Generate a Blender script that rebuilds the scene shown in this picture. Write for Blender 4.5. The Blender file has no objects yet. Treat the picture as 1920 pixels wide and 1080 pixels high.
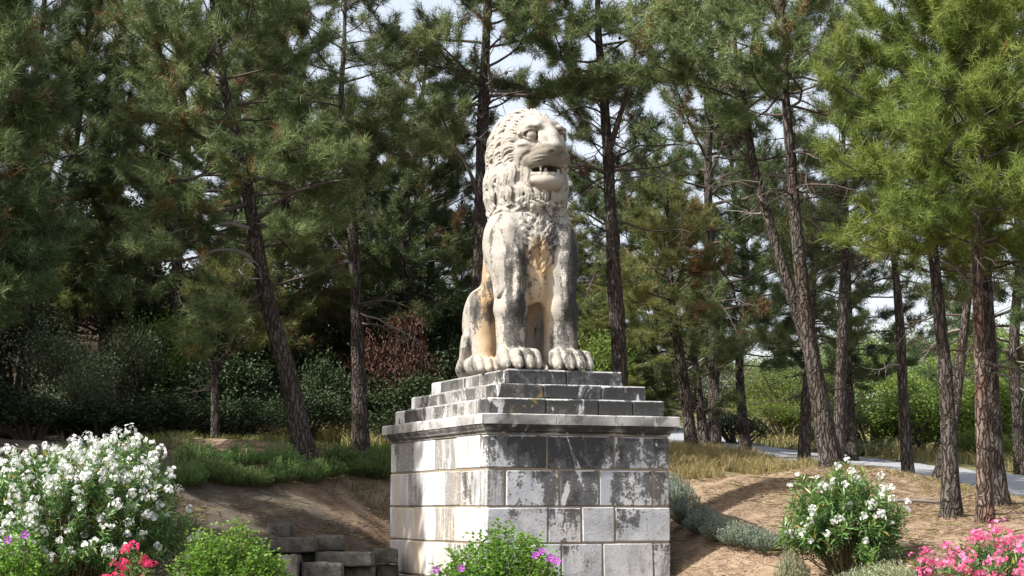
import bpy, math, time
import numpy as np
from mathutils import Vector

T0 = time.time()
scene = bpy.context.scene
col = scene.collection
R = math.radians

# ------------------------------------------------------------------ camera
F_PX = 3360.0
CAM_Z = 1.7
PITCH = math.atan(410.0 / F_PX)
cam_data = bpy.data.cameras.new('camera')
cam_data.sensor_width = 36.0
cam_data.lens = 36.0 * F_PX / 1920.0
cam_data.clip_end = 3000.0
cam = bpy.data.objects.new('camera', cam_data)
cam.location = (0, 0, CAM_Z)
cam.rotation_euler = (math.pi / 2 + PITCH, 0, 0)
col.objects.link(cam)
scene.camera = cam

# ------------------------------------------------------------------ light
SUN_PHI, SUN_EL = R(31.0), R(46.0)
SUN = Vector((-math.cos(SUN_PHI) * math.cos(SUN_EL), -math.sin(SUN_PHI) * math.cos(SUN_EL), math.sin(SUN_EL)))
world = bpy.data.worlds.new('World')
scene.world = world
world.use_nodes = True
wn = world.node_tree
sky = wn.nodes.new('ShaderNodeTexSky')
sky.sky_type = 'NISHITA'
sky.sun_disc = False
sky.sun_elevation = SUN_EL
sky.sun_rotation = math.atan2(SUN.x, SUN.y)
sky.air_density = 1.0
sky.dust_density = 4.0
sky.ozone_density = 0.7
# thin summer haze over the blue, thickest towards the horizon, with faint high cloud
tcw = wn.nodes.new('ShaderNodeTexCoord')
sep = wn.nodes.new('ShaderNodeSeparateXYZ'); wn.links.new(tcw.outputs['Generated'], sep.inputs[0])
mr = wn.nodes.new('ShaderNodeMapRange'); wn.links.new(sep.outputs['Z'], mr.inputs[0])
for i_, v_ in ((1, 0.0), (2, 0.75), (3, 0.74), (4, 0.22)): mr.inputs[i_].default_value = v_
cn = wn.nodes.new('ShaderNodeTexNoise'); cn.inputs['Scale'].default_value = 3.5; cn.inputs['Detail'].default_value = 5
wn.links.new(tcw.outputs['Generated'], cn.inputs['Vector'])
ma = wn.nodes.new('ShaderNodeMath'); ma.operation = 'MULTIPLY_ADD'; ma.use_clamp = True
wn.links.new(cn.outputs['Fac'], ma.inputs[0]); ma.inputs[1].default_value = .7; 
mb = wn.nodes.new('ShaderNodeMath'); mb.operation = 'SUBTRACT'; wn.links.new(mr.outputs[0], mb.inputs[0]); mb.inputs[1].default_value = .35
wn.links.new(mb.outputs[0], ma.inputs[2])
mxw = wn.nodes.new('ShaderNodeMix'); mxw.data_type = 'RGBA'
wn.links.new(ma.outputs[0], mxw.inputs[0]); wn.links.new(sky.outputs[0], mxw.inputs[6]); mxw.inputs[7].default_value = (4.3, 4.4, 4.7, 1)
wn.links.new(mxw.outputs[2], wn.nodes['Background'].inputs[0])
wn.nodes['Background'].inputs[1].default_value = 0.135
sl = bpy.data.lights.new('sun', 'SUN')
sl.energy = 4.4
sl.angle = R(0.53)
sl.color = (1.0, 0.98, 0.945)
sun = bpy.data.objects.new('sun', sl)
sun.rotation_euler = (-SUN).to_track_quat('-Z', 'Y').to_euler()
sun.location = SUN * 60
col.objects.link(sun)
scene.view_settings.view_transform = 'Standard'
scene.view_settings.look = 'None'
scene.view_settings.gamma = 1.0
scene.view_settings.use_curve_mapping = False
scene.view_settings.exposure = 0.96
scene.cycles.use_denoising = True
scene.cycles.max_bounces = 6
scene.cycles.diffuse_bounces = 3
scene.cycles.transmission_bounces = 3
scene.cycles.transparent_max_bounces = 4
scene.cycles.caustics_reflective = False
scene.cycles.caustics_refractive = False

# ------------------------------------------------------------------ helpers
rng = np.random.default_rng(7)


def at(px, py, d):
    """the point at distance d in front of the camera seen at this place of the photograph"""
    u, v = (px - 960.0) / F_PX, (540.0 - py) / F_PX
    dy = math.cos(PITCH) - math.sin(PITCH) * v
    dz = math.sin(PITCH) + math.cos(PITCH) * v
    return np.array((u * d / dy, d, CAM_Z + dz * d / dy))


def tag(o, label=None, cat=None, group=None, kind=None):
    if label: o['label'] = label
    if cat: o['category'] = cat
    if group: o['group'] = group
    if kind: o['kind'] = kind
    return o


def empty(name, loc, label, cat, group=None, rz=0.0):
    o = bpy.data.objects.new(name, None)
    o.empty_display_size = 0.3
    o.location = loc
    o.rotation_euler = (0, 0, rz)
    col.objects.link(o)
    return tag(o, label, cat, group)


def make_mesh(name, V, faces, mat=None, smooth=False, attrs=None):
    """V (n,3); faces: list of int arrays (m,3) / (m,4)"""
    me = bpy.data.meshes.new(name)
    V = np.asarray(V, dtype=np.float32)
    faces = [np.asarray(f, dtype=np.int32) for f in faces if len(f)]
    loops = np.concatenate([f.ravel() for f in faces])
    starts, s = [], 0
    for f in faces:
        k = f.shape[1]
        starts.append(s + np.arange(len(f), dtype=np.int32) * k)
        s += f.size
    starts = np.concatenate(starts)
    me.vertices.add(len(V)); me.vertices.foreach_set('co', V.ravel())
    me.loops.add(len(loops)); me.loops.foreach_set('vertex_index', loops)
    me.polygons.add(len(starts)); me.polygons.foreach_set('loop_start', starts)
    me.polygons.foreach_set('use_smooth', np.full(len(starts), bool(smooth)))
    for k, a in (attrs or {}).items():
        at_ = me.attributes.new(k, 'FLOAT', 'POINT')
        at_.data.foreach_set('value', np.asarray(a, dtype=np.float32))
    if mat: me.materials.append(mat)
    me.update(calc_edges=True)
    return me


def link(name, me, parent=None, loc=None):
    o = bpy.data.objects.new(name, me)
    if parent is not None: o.parent = parent
    if loc is not None: o.location = loc
    col.objects.link(o)
    return o


def copy_tree(o, loc=None, rz=None, sc=None):
    c = o.copy(); col.objects.link(c)
    if loc is not None: c.location = loc
    if rz is not None: c.rotation_euler = (0, 0, rz)
    if sc is not None: c.scale = sc if hasattr(sc, '__len__') else (sc, sc, sc)
    for ch in list(o.children):
        d = ch.copy(); col.objects.link(d); d.parent = c
    return c


class Geo:
    """collects triangles and quads for one mesh"""
    def __init__(s): s.V, s.T, s.Q, s.A, s.n = [], [], [], [], 0
    def add(s, V, T=None, Q=None, a=0.0):
        V = np.asarray(V, dtype=np.float64).reshape(-1, 3)
        if T is not None and len(T): s.T.append(np.asarray(T) + s.n)
        if Q is not None and len(Q): s.Q.append(np.asarray(Q) + s.n)
        s.V.append(V)
        s.A.append(np.broadcast_to(np.asarray(a, dtype=np.float64), (len(V),)))
        s.n += len(V)
    def mesh(s, name, mat=None, smooth=False):
        f = []
        if s.T: f.append(np.concatenate(s.T))
        if s.Q: f.append(np.concatenate(s.Q))
        return make_mesh(name, np.concatenate(s.V), f, mat, smooth, {'tint': np.concatenate(s.A)})


def unit(v):
    v = np.asarray(v, dtype=np.float64)
    return v / np.maximum(np.linalg.norm(v, axis=-1, keepdims=True), 1e-9)


def tube(geo, pts, rad, sides=6, a=0.0, rough=0.0, cap=True):
    pts = np.asarray(pts, float); n = len(pts)
    rad = np.broadcast_to(np.asarray(rad, float), (n,))
    tan = unit(np.gradient(pts, axis=0))
    ref = np.array((0.0, 0.0, 1.0)) if abs(tan[0][2]) < 0.85 else np.array((1.0, 0.0, 0.0))
    e1 = unit(np.cross(tan, ref)); e2 = np.cross(tan, e1)
    th = np.arange(sides) * 2 * math.pi / sides
    rr = rad[:, None] * (1 + rough * rng.standard_normal((n, sides)))
    V = pts[:, None, :] + rr[..., None] * (np.cos(th)[None, :, None] * e1[:, None, :] + np.sin(th)[None, :, None] * e2[:, None, :])
    i = np.arange(n - 1)[:, None] * sides; j = np.arange(sides)[None, :]; j2 = (j + 1) % sides
    Q = np.stack([i + j, i + j2, i + sides + j2, i + sides + j], -1).reshape(-1, 4)
    V = V.reshape(-1, 3); T = None
    if cap:
        V = np.concatenate([V, pts[-1:] + tan[-1:] * rad[-1] * 0.6])
        b = (n - 1) * sides
        T = [(b + k, b + (k + 1) % sides, len(V) - 1) for k in range(sides)]
    geo.add(V, T, Q, a)


def smooth_path(ctrl, n):
    """Catmull-Rom through the control points, n samples"""
    c = np.asarray(ctrl, float)
    c = np.concatenate([[2 * c[0] - c[1]], c, [2 * c[-1] - c[-2]]])
    m = len(c) - 3
    t = np.linspace(0, m - 1e-6, n); k = t.astype(int); f = (t - k)[:, None]
    p0, p1, p2, p3 = c[k], c[k + 1], c[k + 2], c[k + 3]
    return 0.5 * (2 * p1 + (p2 - p0) * f + (2 * p0 - 5 * p1 + 4 * p2 - p3) * f ** 2 + (3 * p1 - p0 - 3 * p2 + p3) * f ** 3)


def vnoise(P, freq, seed=0):
    """cheap value noise (n,3)->(-1..1)"""
    P = np.asarray(P) * freq
    i = np.floor(P).astype(np.int64); f = P - i; f = f * f * (3 - 2 * f)
    out = 0
    for dx in (0, 1):
        for dy in (0, 1):
            for dz in (0, 1):
                h = (i[..., 0] + dx) * 374761393 + (i[..., 1] + dy) * 668265263 + (i[..., 2] + dz) * 2147483647 + seed * 974711
                h = (h ^ (h >> 13)) * 1274126177
                h = ((h ^ (h >> 16)) & 0xffff) / 32767.5 - 1
                w = (f[..., 0] if dx else 1 - f[..., 0]) * (f[..., 1] if dy else 1 - f[..., 1]) * (f[..., 2] if dz else 1 - f[..., 2])
                out = out + h * w
    return out


def rand_dirs(n):
    return unit(rng.standard_normal((n, 3)))


# ------------------------------------------------------------------ materials
class MatB:
    def __init__(s, name):
        s.m = bpy.data.materials.new(name); s.m.use_nodes = True
        s.t = s.m.node_tree; s.n = s.t.nodes; s.p = s.n['Principled BSDF']
        s.out = s.n['Material Output']
        s.p.inputs['Roughness'].default_value = 0.85
        s.p.inputs['Specular IOR Level'].default_value = 0.25
    def node(s, typ, ins=None, **kw):
        nd = s.n.new(typ)
        for k, v in kw.items(): setattr(nd, k, v)
        for k, v in (ins or {}).items():
            sock = nd.inputs[k]
            if hasattr(v, 'is_output') or isinstance(v, bpy.types.NodeSocket): s.t.links.new(v, sock)
            else: sock.default_value = v
        return nd
    def link(s, a, b): s.t.links.new(a, b)
    def coord(s, kind='Object'): return s.node('ShaderNodeTexCoord').outputs[kind]
    def mapping(s, vec, scale=(1, 1, 1), loc=None):
        ins = {'Vector': vec, 'Scale': scale}
        if loc is not None: ins['Location'] = loc
        return s.node('ShaderNodeMapping', ins).outputs[0]
    def noise(s, vec, scale, detail=4, rough=0.55, dist=0.0):
        return s.node('ShaderNodeTexNoise', {'Vector': vec, 'Scale': scale, 'Detail': detail, 'Roughness': rough, 'Distortion': dist}).outputs['Fac']
    def attr(s, name, typ='GEOMETRY'):
        return s.node('ShaderNodeAttribute', attribute_name=name, attribute_type=typ).outputs['Fac']
    def math(s, op, a, b=0.0, c=None, clamp=False):
        nd = s.node('ShaderNodeMath', {0: a, 1: b}, operation=op, use_clamp=clamp)
        if c is not None:
            if isinstance(c, bpy.types.NodeSocket): s.link(c, nd.inputs[2])
            else: nd.inputs[2].default_value = c
        return nd.outputs[0]
    def step(s, v, lo, hi):
        return s.node('ShaderNodeMapRange', {'Value': v, 'From Min': lo, 'From Max': hi}, interpolation_type='SMOOTHSTEP').outputs[0]
    def ramp(s, fac, stops):
        nd = s.node('ShaderNodeValToRGB', {'Fac': fac}); cr = nd.color_ramp
        while len(cr.elements) < len(stops): cr.elements.new(0.5)
        for e, (p, c) in zip(cr.elements, stops): e.position = p; e.color = (*c, 1)
        return nd.outputs[0]
    def mix(s, fac, a, b, blend='MIX'):
        nd = s.node('ShaderNodeMix', data_type='RGBA', blend_type=blend)
        for sock, v in ((nd.inputs[0], fac), (nd.inputs[6], a), (nd.inputs[7], b)):
            if isinstance(v, bpy.types.NodeSocket): s.link(v, sock)
            else: sock.default_value = (*v, 1) if isinstance(v, tuple) else v
        return nd.outputs[2]
    def color(s, c):
        s.link(c, s.p.inputs['Base Color']) if isinstance(c, bpy.types.NodeSocket) else setattr(s.p.inputs['Base Color'], 'default_value', (*c, 1))
        return s
    def bump(s, h, strength=0.5, dist=0.02):
        b = s.node('ShaderNodeBump', {'Height': h, 'Strength': strength, 'Distance': dist})
        s.link(b.outputs[0], s.p.inputs['Normal']); return s


def leaf_mat(name, stops, trans=0.35, rough=0.55, spec=0.3, tcol=None, hue=0.03, val=0.25):
    b = MatB(name)
    c = b.ramp(b.attr('tint'), stops)
    oi = b.node('ShaderNodeObjectInfo').outputs['Random']
    hsv = b.node('ShaderNodeHueSaturation', {
        'Hue': b.math('MULTIPLY_ADD', oi, hue, 0.5 - hue / 2),
        'Value': b.math('MULTIPLY_ADD', oi, val, 1 - val / 2), 'Color': c})
    c = hsv.outputs[0]
    b.color(c)
    b.p.inputs['Roughness'].default_value = rough
    b.p.inputs['Specular IOR Level'].default_value = spec
    if trans:
        tr = b.node('ShaderNodeBsdfTranslucent', {'Color': b.mix(1.0, c, tcol or (1.0, 1.0, 0.5), 'MULTIPLY') if tcol else c})
        mx = b.node('ShaderNodeMixShader', {0: trans})
        b.link(b.p.outputs[0], mx.inputs[1]); b.link(tr.outputs[0], mx.inputs[2])
        b.link(mx.outputs[0], b.out.inputs['Surface'])
    return b.m


M = {}
M['needle'] = leaf_mat('pine_needles', [(0.0, (.065, .092, .036)), (0.35, (.112, .150, .052)), (0.7, (.186, .225, .082)), (0.93, (.28, .315, .125)), (0.955, (.17, .085, .035)), (1.0, (.21, .095, .04))], trans=0.22, hue=.02, val=.35)
M['needle_shaded'] = leaf_mat('pine_needles_shaded', [(0.0, (.035, .058, .022)), (0.35, (.065, .095, .032)), (0.7, (.11, .145, .048)), (0.94, (.17, .195, .075)), (0.96, (.13, .065, .03)), (1.0, (.17, .08, .035))], trans=0.2, hue=.02, val=.3)  # darkened needle copy: shade of the rear and upper left pines put into colour
M['needle_bright'] = leaf_mat('pine_needles_fresh', [(0.0, (.085, .125, .028)), (0.4, (.165, .21, .045)), (0.8, (.25, .29, .065)), (0.97, (.31, .32, .09)), (0.985, (.17, .085, .035)), (1.0, (.20, .10, .04))], trans=0.38, hue=.015, val=.2)
M['needle_olive'] = leaf_mat('pine_needles_olive', [(0.0, (.08, .10, .03)), (0.4, (.15, .17, .05)), (0.8, (.22, .23, .07)), (0.9, (.27, .25, .085)), (0.93, (.17, .085, .035)), (1.0, (.21, .10, .04))], trans=0.35, hue=.015, val=.2)
M['cone'] = MatB('pine_cone').color((.06, .04, .028)).m
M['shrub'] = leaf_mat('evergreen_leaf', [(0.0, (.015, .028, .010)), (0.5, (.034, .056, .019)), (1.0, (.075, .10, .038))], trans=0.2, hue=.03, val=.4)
M['rust'] = leaf_mat('withered_leaf', [(0.0, (.04, .020, .013)), (0.5, (.09, .042, .024)), (1.0, (.15, .075, .04))], trans=0.2)
M['shrub_grey'] = leaf_mat('grey_green_leaf', [(0.0, (.05, .072, .032)), (0.5, (.115, .145, .068)), (1.0, (.22, .25, .13))], trans=0.2, hue=.02)
M['shrub_bright'] = leaf_mat('broad_leaf_bright', [(0.0, (.07, .12, .022)), (0.5, (.15, .215, .04)), (1.0, (.25, .31, .075))], trans=0.4, hue=.04, val=.4)
M['shrub_far'] = leaf_mat('olive_grove_leaf', [(0.0, (.10, .13, .075)), (0.5, (.17, .20, .12)), (1.0, (.27, .29, .19))], trans=0.25, hue=.03)
M['oleander'] = leaf_mat('oleander_leaf', [(0.0, (.05, .11, .032)), (0.5, (.105, .20, .052)), (0.9, (.19, .29, .085)), (0.93, (.26, .19, .03)), (1.0, (.33, .22, .04))], trans=0.25, rough=.4, spec=.45)
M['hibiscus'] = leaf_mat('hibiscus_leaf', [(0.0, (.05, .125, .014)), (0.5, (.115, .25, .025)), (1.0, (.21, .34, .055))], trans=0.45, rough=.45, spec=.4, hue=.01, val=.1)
M['lavender'] = leaf_mat('lavender_leaf', [(0.0, (.10, .15, .12)), (0.5, (.19, .25, .20)), (1.0, (.33, .38, .30))], trans=0.15, hue=.02, val=.2)
M['santolina'] = leaf_mat('santolina_leaf', [(0.0, (.17, .21, .11)), (0.5, (.27, .32, .17)), (1.0, (.40, .44, .28))], trans=0.15)
M['rosemary'] = leaf_mat('rosemary_leaf', [(0.0, (.042, .098, .028)), (0.5, (.085, .185, .045)), (1.0, (.17, .29, .075))], trans=0.2)
M['grass_dry'] = leaf_mat('dry_grass', [(0.0, (.16, .14, .05)), (0.5, (.30, .25, .10)), (0.8, (.42, .34, .16)), (1.0, (.14, .19, .05))], trans=0.3)
M['litter'] = leaf_mat('pine_litter', [(0.0, (.12, .078, .047)), (0.5, (.28, .195, .122)), (1.0, (.46, .36, .24))], trans=0.1)
M['grass_green'] = leaf_mat('green_grass', [(0.0, (.06, .09, .025)), (0.5, (.12, .16, .04)), (1.0, (.26, .25, .09))], trans=0.3)
M['white_petal'] = leaf_mat('white_petal', [(0.0, (.70, .70, .64)), (1.0, (.84, .84, .80))], trans=0.3, rough=.6, hue=0, val=.05)
M['pink_petal'] = leaf_mat('pink_petal', [(0.0, (.72, .08, .22)), (0.5, (.86, .16, .36)), (1.0, (.92, .34, .52))], trans=0.35, rough=.6, hue=.01, val=.1)
M['red_petal'] = leaf_mat('hot_pink_petal', [(0.0, (.75, .03, .13)), (1.0, (.88, .10, .26))], trans=0.35, rough=.6, hue=.01, val=.1)
M['purple_petal'] = leaf_mat('purple_petal', [(0.0, (.42, .06, .50)), (1.0, (.62, .18, .72))], trans=0.35, rough=.6, hue=.03, val=.1)
M['stamen'] = MatB('stamen').color((.75, .62, .35)).m
M['stem'] = MatB('green_stem').color((.14, .13, .06)).m


def bark_mat(name, dark, lite, red):
    b = MatB(name)
    c = b.coord('Object')
    warp = b.node('ShaderNodeTexNoise', {'Vector': c, 'Scale': 5.0, 'Detail': 3}).outputs['Color']
    cw = b.node('ShaderNodeVectorMath', {0: c, 1: b.node('ShaderNodeVectorMath', {0: warp, 'Scale': .16}, operation='SCALE').outputs[0]}, operation='ADD').outputs[0]
    vor = b.node('ShaderNodeTexVoronoi', {'Vector': b.mapping(cw, (1, 1, .19)), 'Scale': 15.0}, feature='DISTANCE_TO_EDGE').outputs['Distance']
    vcol = b.node('ShaderNodeTexVoronoi', {'Vector': b.mapping(cw, (1, 1, .19)), 'Scale': 15.0}).outputs['Color']
    n1 = b.noise(b.mapping(c, (1, 1, .22)), 18, 6, .65, .4)
    n2 = b.noise(b.mapping(c, (1, 1, .45)), 2.5, 3)
    col_ = b.mix(b.step(n1, .36, .66), dark, lite)
    col_ = b.mix(b.math('MULTIPLY', b.node('ShaderNodeSeparateColor', {0: vcol}).outputs[0], .45), col_, lite)
    col_ = b.mix(b.math('MULTIPLY', b.step(n2, .45, .7), .75), col_, red)
    col_ = b.mix(b.math('MULTIPLY', b.step(vor, .13, .02), .75), col_, (.022, .017, .014))
    b.color(col_).bump(b.math('ADD', b.step(vor, .0, .22), b.math('MULTIPLY', n1, .6)), 1.0, .05)
    b.p.inputs['Roughness'].default_value = .95
    b.p.inputs['Specular IOR Level'].default_value = .1
    return b.m


M['bark'] = bark_mat('pine_bark', (.060, .050, .042), (.150, .130, .112), (.085, .058, .043))
M['bark_red'] = bark_mat('pine_bark_red', (.085, .055, .040), (.21, .16, .13), (.17, .072, .038))
M['twig'] = MatB('twig').color((.085, .066, .053)).m
M['deadwood'] = MatB('deadwood').color((.20, .175, .15)).m


def marble_statue():
    b = MatB('weathered_marble')
    c = b.coord('Object')
    n_big = b.noise(c, 1.6, 4)
    n_mid = b.noise(c, 6, 5, .6)
    n_fine = b.noise(c, 34, 4, .65)
    n_grain = b.noise(c, 95, 2, .6)
    base = b.mix(b.step(n_big, .35, .65), (.405, .362, .298), (.375, .348, .305))
    base = b.mix(b.math('MULTIPLY', b.step(n_mid, .48, .68), .6), base, (.235, .215, .185))
    base = b.mix(b.math('MULTIPLY', b.step(n_fine, .52, .66), .4), base, (.155, .142, .125))
    och = b.math('ADD', b.attr('ochre'), b.math('MULTIPLY_ADD', n_mid, .7, -.36))
    base = b.mix(b.math('MULTIPLY', b.step(och, .25, .9), .9), base, (.50, .36, .215))
    base = b.mix(b.math('MULTIPLY', b.step(och, .85, 1.2), .5), base, (.42, .22, .08))
    grey = b.math('ADD', b.attr('grey'), b.math('MULTIPLY_ADD', n_mid, .8, -.42))
    base = b.mix(b.math('MULTIPLY', b.step(grey, .2, .9), .8), base, (.15, .128, .096))
    drip = b.noise(b.mapping(c, (1, 1, .22)), 5.5, 4, .6)
    cr = b.math('ADD', b.attr('crust'), b.math('ADD', b.math('MULTIPLY_ADD', n_mid, .9, -.48), b.math('MULTIPLY_ADD', n_fine, 1.1, -.56)))
    cr = b.math('ADD', cr, b.math('MULTIPLY_ADD', drip, 2.4, -1.25))
    base = b.mix(b.math('MULTIPLY', b.step(cr, .02, .26), .88), base, (.075, .071, .064))
    base = b.mix(b.math('MULTIPLY', b.step(cr, .36, .62), .85), base, (.024, .023, .022))
    wh = b.math('ADD', b.attr('white'), b.math('MULTIPLY_ADD', n_fine, .9, -.45))
    base = b.mix(b.step(wh, .42, .58), base, (.56, .55, .52))
    base = b.mix(b.math('MULTIPLY', b.step(n_grain, .52, .66), .28), base, (.20, .18, .15))
    hh = b.math('ADD', b.math('MULTIPLY', n_fine, .6), b.math('MULTIPLY', n_grain, .4))
    b.color(base).bump(hh, .55, .02)
    b.p.inputs['Roughness'].default_value = .8
    return b.m


def marble_block():
    b = MatB('stained_marble_block')
    co = b.coord('Object')
    rnd = b.node('ShaderNodeObjectInfo').outputs['Random']
    off = b.node('ShaderNodeCombineXYZ', {'X': b.math('MULTIPLY', rnd, 37.0), 'Y': b.math('MULTIPLY', rnd, 91.0), 'Z': b.math('MULTIPLY', rnd, 17.0)}).outputs[0]
    c = b.node('ShaderNodeVectorMath', {0: co, 1: off}, operation='ADD').outputs[0]
    z = b.node('ShaderNodeSeparateXYZ', {0: co}).outputs['Z']
    wpos = b.node('ShaderNodeNewGeometry').outputs['Position']
    big = b.noise(b.mapping(wpos, (1, 1, .8)), 1.1, 4, .6, .5)
    streak = b.noise(b.mapping(wpos, (1, 1, .10)), 3.2, 4, .6)
    streak2 = b.noise(b.mapping(c, (1, 1, .14)), 11, 3, .6)
    n_mid = b.noise(wpos, 3.2, 5, .62, .3)
    n_fine = b.noise(c, 26, 4, .7)
    n_soft = b.noise(b.mapping(c, (1, 1, .6)), 1.8, 4, .5, 1.2)
    crust, ochre, dirt = b.attr('crust', 'OBJECT'), b.attr('ochre', 'OBJECT'), b.attr('dirt', 'OBJECT')
    # blue white marble with soft veins
    base = b.mix(b.step(n_soft, .35, .7), (.60, .59, .575), (.40, .415, .44))
    # cream to ochre water stain
    oc = b.math('ADD', ochre, b.math('MULTIPLY_ADD', streak, 1.3, -.72))
    base = b.mix(b.math('MULTIPLY', b.step(oc, .1, .75), .85), base, (.60, .47, .32))
    base = b.mix(b.math('MULTIPLY', b.step(oc, .55, .95), .6), base, (.56, .36, .17))
    # grey dirt film
    di = b.math('ADD', dirt, b.math('ADD', b.math('MULTIPLY_ADD', n_mid, 1.3, -.65), b.math('MULTIPLY_ADD', n_fine, .8, -.4)))
    base = b.mix(b.math('MULTIPLY', b.step(di, .25, .75), .7), base, (.23, .215, .19))
    # black crust that runs down from the top edge
    cr = b.math('ADD', crust, b.math('ADD', b.math('MULTIPLY_ADD', n_mid, 1.5, -.78), b.math('MULTIPLY_ADD', streak, 1.5, -.75)))
    cr = b.math('ADD', cr, b.math('ADD', b.math('MULTIPLY', z, .55), b.math('MULTIPLY_ADD', big, 2.0, -1.0)))
    cr = b.math('ADD', cr, b.math('MULTIPLY_ADD', n_fine, 1.1, -.55))
    wash = b.noise(b.mapping(wpos, (1, 1, .5)), 2.4, 4, .6, 1.0)
    cr = b.math('SUBTRACT', cr, b.math('MULTIPLY', b.step(wash, .56, .64), .75))
    rim = b.math('MULTIPLY', b.step(b.math('SUBTRACT', z, b.attr('hz', 'OBJECT')), -.045, -.012), b.step(n_mid, .40, .56))
    cr = b.math('SUBTRACT', cr, b.math('MULTIPLY', rim, 1.1))
    base = b.mix(b.math('MULTIPLY', b.step(cr, .40, .58), .88), base, (.075, .073, .069))
    base = b.mix(b.math('MULTIPLY', b.step(cr, .7, 1.0), .8), base, (.030, .030, .030))
    # dark vertical streaks
    sk = b.math('ADD', b.attr('streak', 'OBJECT'), b.math('MULTIPLY_ADD', streak2, 1.4, -.8))
    base = b.mix(b.math('MULTIPLY', b.math('MULTIPLY', b.step(sk, .25, .5), b.step(n_fine, .30, .5)), .72), base, (.13, .12, .105))
    # yellow lichen
    li = b.math('ADD', b.attr('lichen', 'OBJECT'), b.math('ADD', b.math('MULTIPLY_ADD', b.noise(c, 5, 4, .6), 1.4, -.95), b.math('MULTIPLY_ADD', n_fine, .5, -.25)))
    base = b.mix(b.math('MULTIPLY', b.step(li, .15, .3), .8), base, (.26, .18, .035))
    # pale worn arrises
    geo = b.node('ShaderNodeNewGeometry').outputs['Pointiness']
    base = b.mix(b.math('MULTIPLY', b.math('MULTIPLY', b.step(geo, .52, .60), b.step(n_mid, .3, .5)), .75), base, (.62, .60, .56))
    base = b.mix(b.math('MULTIPLY', b.step(n_fine, .56, .7), .25), base, (.16, .15, .13))
    b.color(base).bump(b.math('ADD', b.math('MULTIPLY', n_fine, .6), b.math('MULTIPLY', n_mid, .6)), .5, .02)
    b.p.inputs['Roughness'].default_value = .75
    return b.m


M['statue'] = marble_statue()
M['block'] = marble_block()
b = MatB('mortar'); n = b.noise(b.coord(), 18, 4)
M['mortar'] = b.color(b.mix(n, (.16, .13, .09), (.36, .29, .20))).bump(n, .6, .02).m
b = MatB('rough_limestone'); c = b.coord()
rnd = b.node('ShaderNodeObjectInfo').outputs['Random']
c = b.node('ShaderNodeVectorMath', {0: c, 1: b.node('ShaderNodeCombineXYZ', {'X': b.math('MULTIPLY', rnd, 53.0), 'Y': b.math('MULTIPLY', rnd, 31.0)}).outputs[0]}, operation='ADD').outputs[0]
n1, n2 = b.noise(c, 4, 6, .65), b.noise(c, 22, 5, .7)
cc = b.mix(b.step(n1, .35, .65), (.05, .048, .042), (.13, .118, .098))
cc = b.mix(b.math('MULTIPLY', b.step(n2, .55, .75), .6), cc, (.24, .225, .195))
cc = b.mix(b.math('MULTIPLY', b.step(n2, .45, .33), .7), cc, (.045, .045, .042))
M['oldstone'] = b.color(cc).bump(b.math('ADD', n1, n2), .8, .04).m


def ground_mat():
    b = MatB('earth')
    c = b.coord('Object')
    n1, n2, n3 = b.noise(c, .5, 5, .6), b.noise(c, 3.0, 6, .65), b.noise(c, 22, 5, .7)
    needles = b.noise(b.mapping(c, (1, 2.2, 1)), 55, 3, .6)
    straw = b.mix(b.step(n2, .35, .65), (.20, .138, .09), (.33, .24, .165))
    straw = b.mix(b.math('MULTIPLY', b.step(needles, .5, .7), .6), straw, (.40, .31, .21))
    soil = b.mix(b.step(n2, .35, .7), (.095, .078, .060), (.165, .138, .105))
    soil = b.mix(b.math('MULTIPLY', b.step(n3, .58, .72), .45), soil, (.38, .33, .26))
    soil = b.mix(b.math('MULTIPLY', b.step(n3, .42, .3), .6), soil, (.06, .045, .032))
    litter = b.mix(b.step(n3, .35, .7), (.035, .026, .018), (.085, .062, .04))
    g = b.math('ADD', b.attr('straw'), b.math('MULTIPLY_ADD', n1, .8, -.4))
    base = b.mix(b.step(g, .3, .7), soil, straw)
    f = b.math('ADD', b.attr('litter'), b.math('MULTIPLY_ADD', n2, .6, -.3))
    base = b.mix(b.step(f, .35, .65), base, litter)
    gr = b.math('ADD', b.attr('green'), b.math('MULTIPLY_ADD', n2, .8, -.4))
    base = b.mix(b.math('MULTIPLY', b.step(gr, .3, .75), .7), base, b.mix(n3, (.10, .11, .035), (.25, .22, .09)))
    b.color(base).bump(b.math('ADD', b.math('MULTIPLY', n3, .7), b.math('ADD', n2, b.math('MULTIPLY', needles, .4))), .8, .05)
    b.p.inputs['Roughness'].default_value = 1.0
    b.p.inputs['Specular IOR Level'].default_value = .05
    return b.m


M['ground'] = ground_mat()
b = MatB('asphalt'); c = b.coord()
n1, n2 = b.noise(c, .8, 4), b.noise(c, 40, 3, .7)
M['asphalt'] = b.color(b.mix(n2, b.mix(n1, (.20, .205, .215), (.27, .27, .275)), (.33, .33, .33))).bump(n2, .3, .01).m

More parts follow.
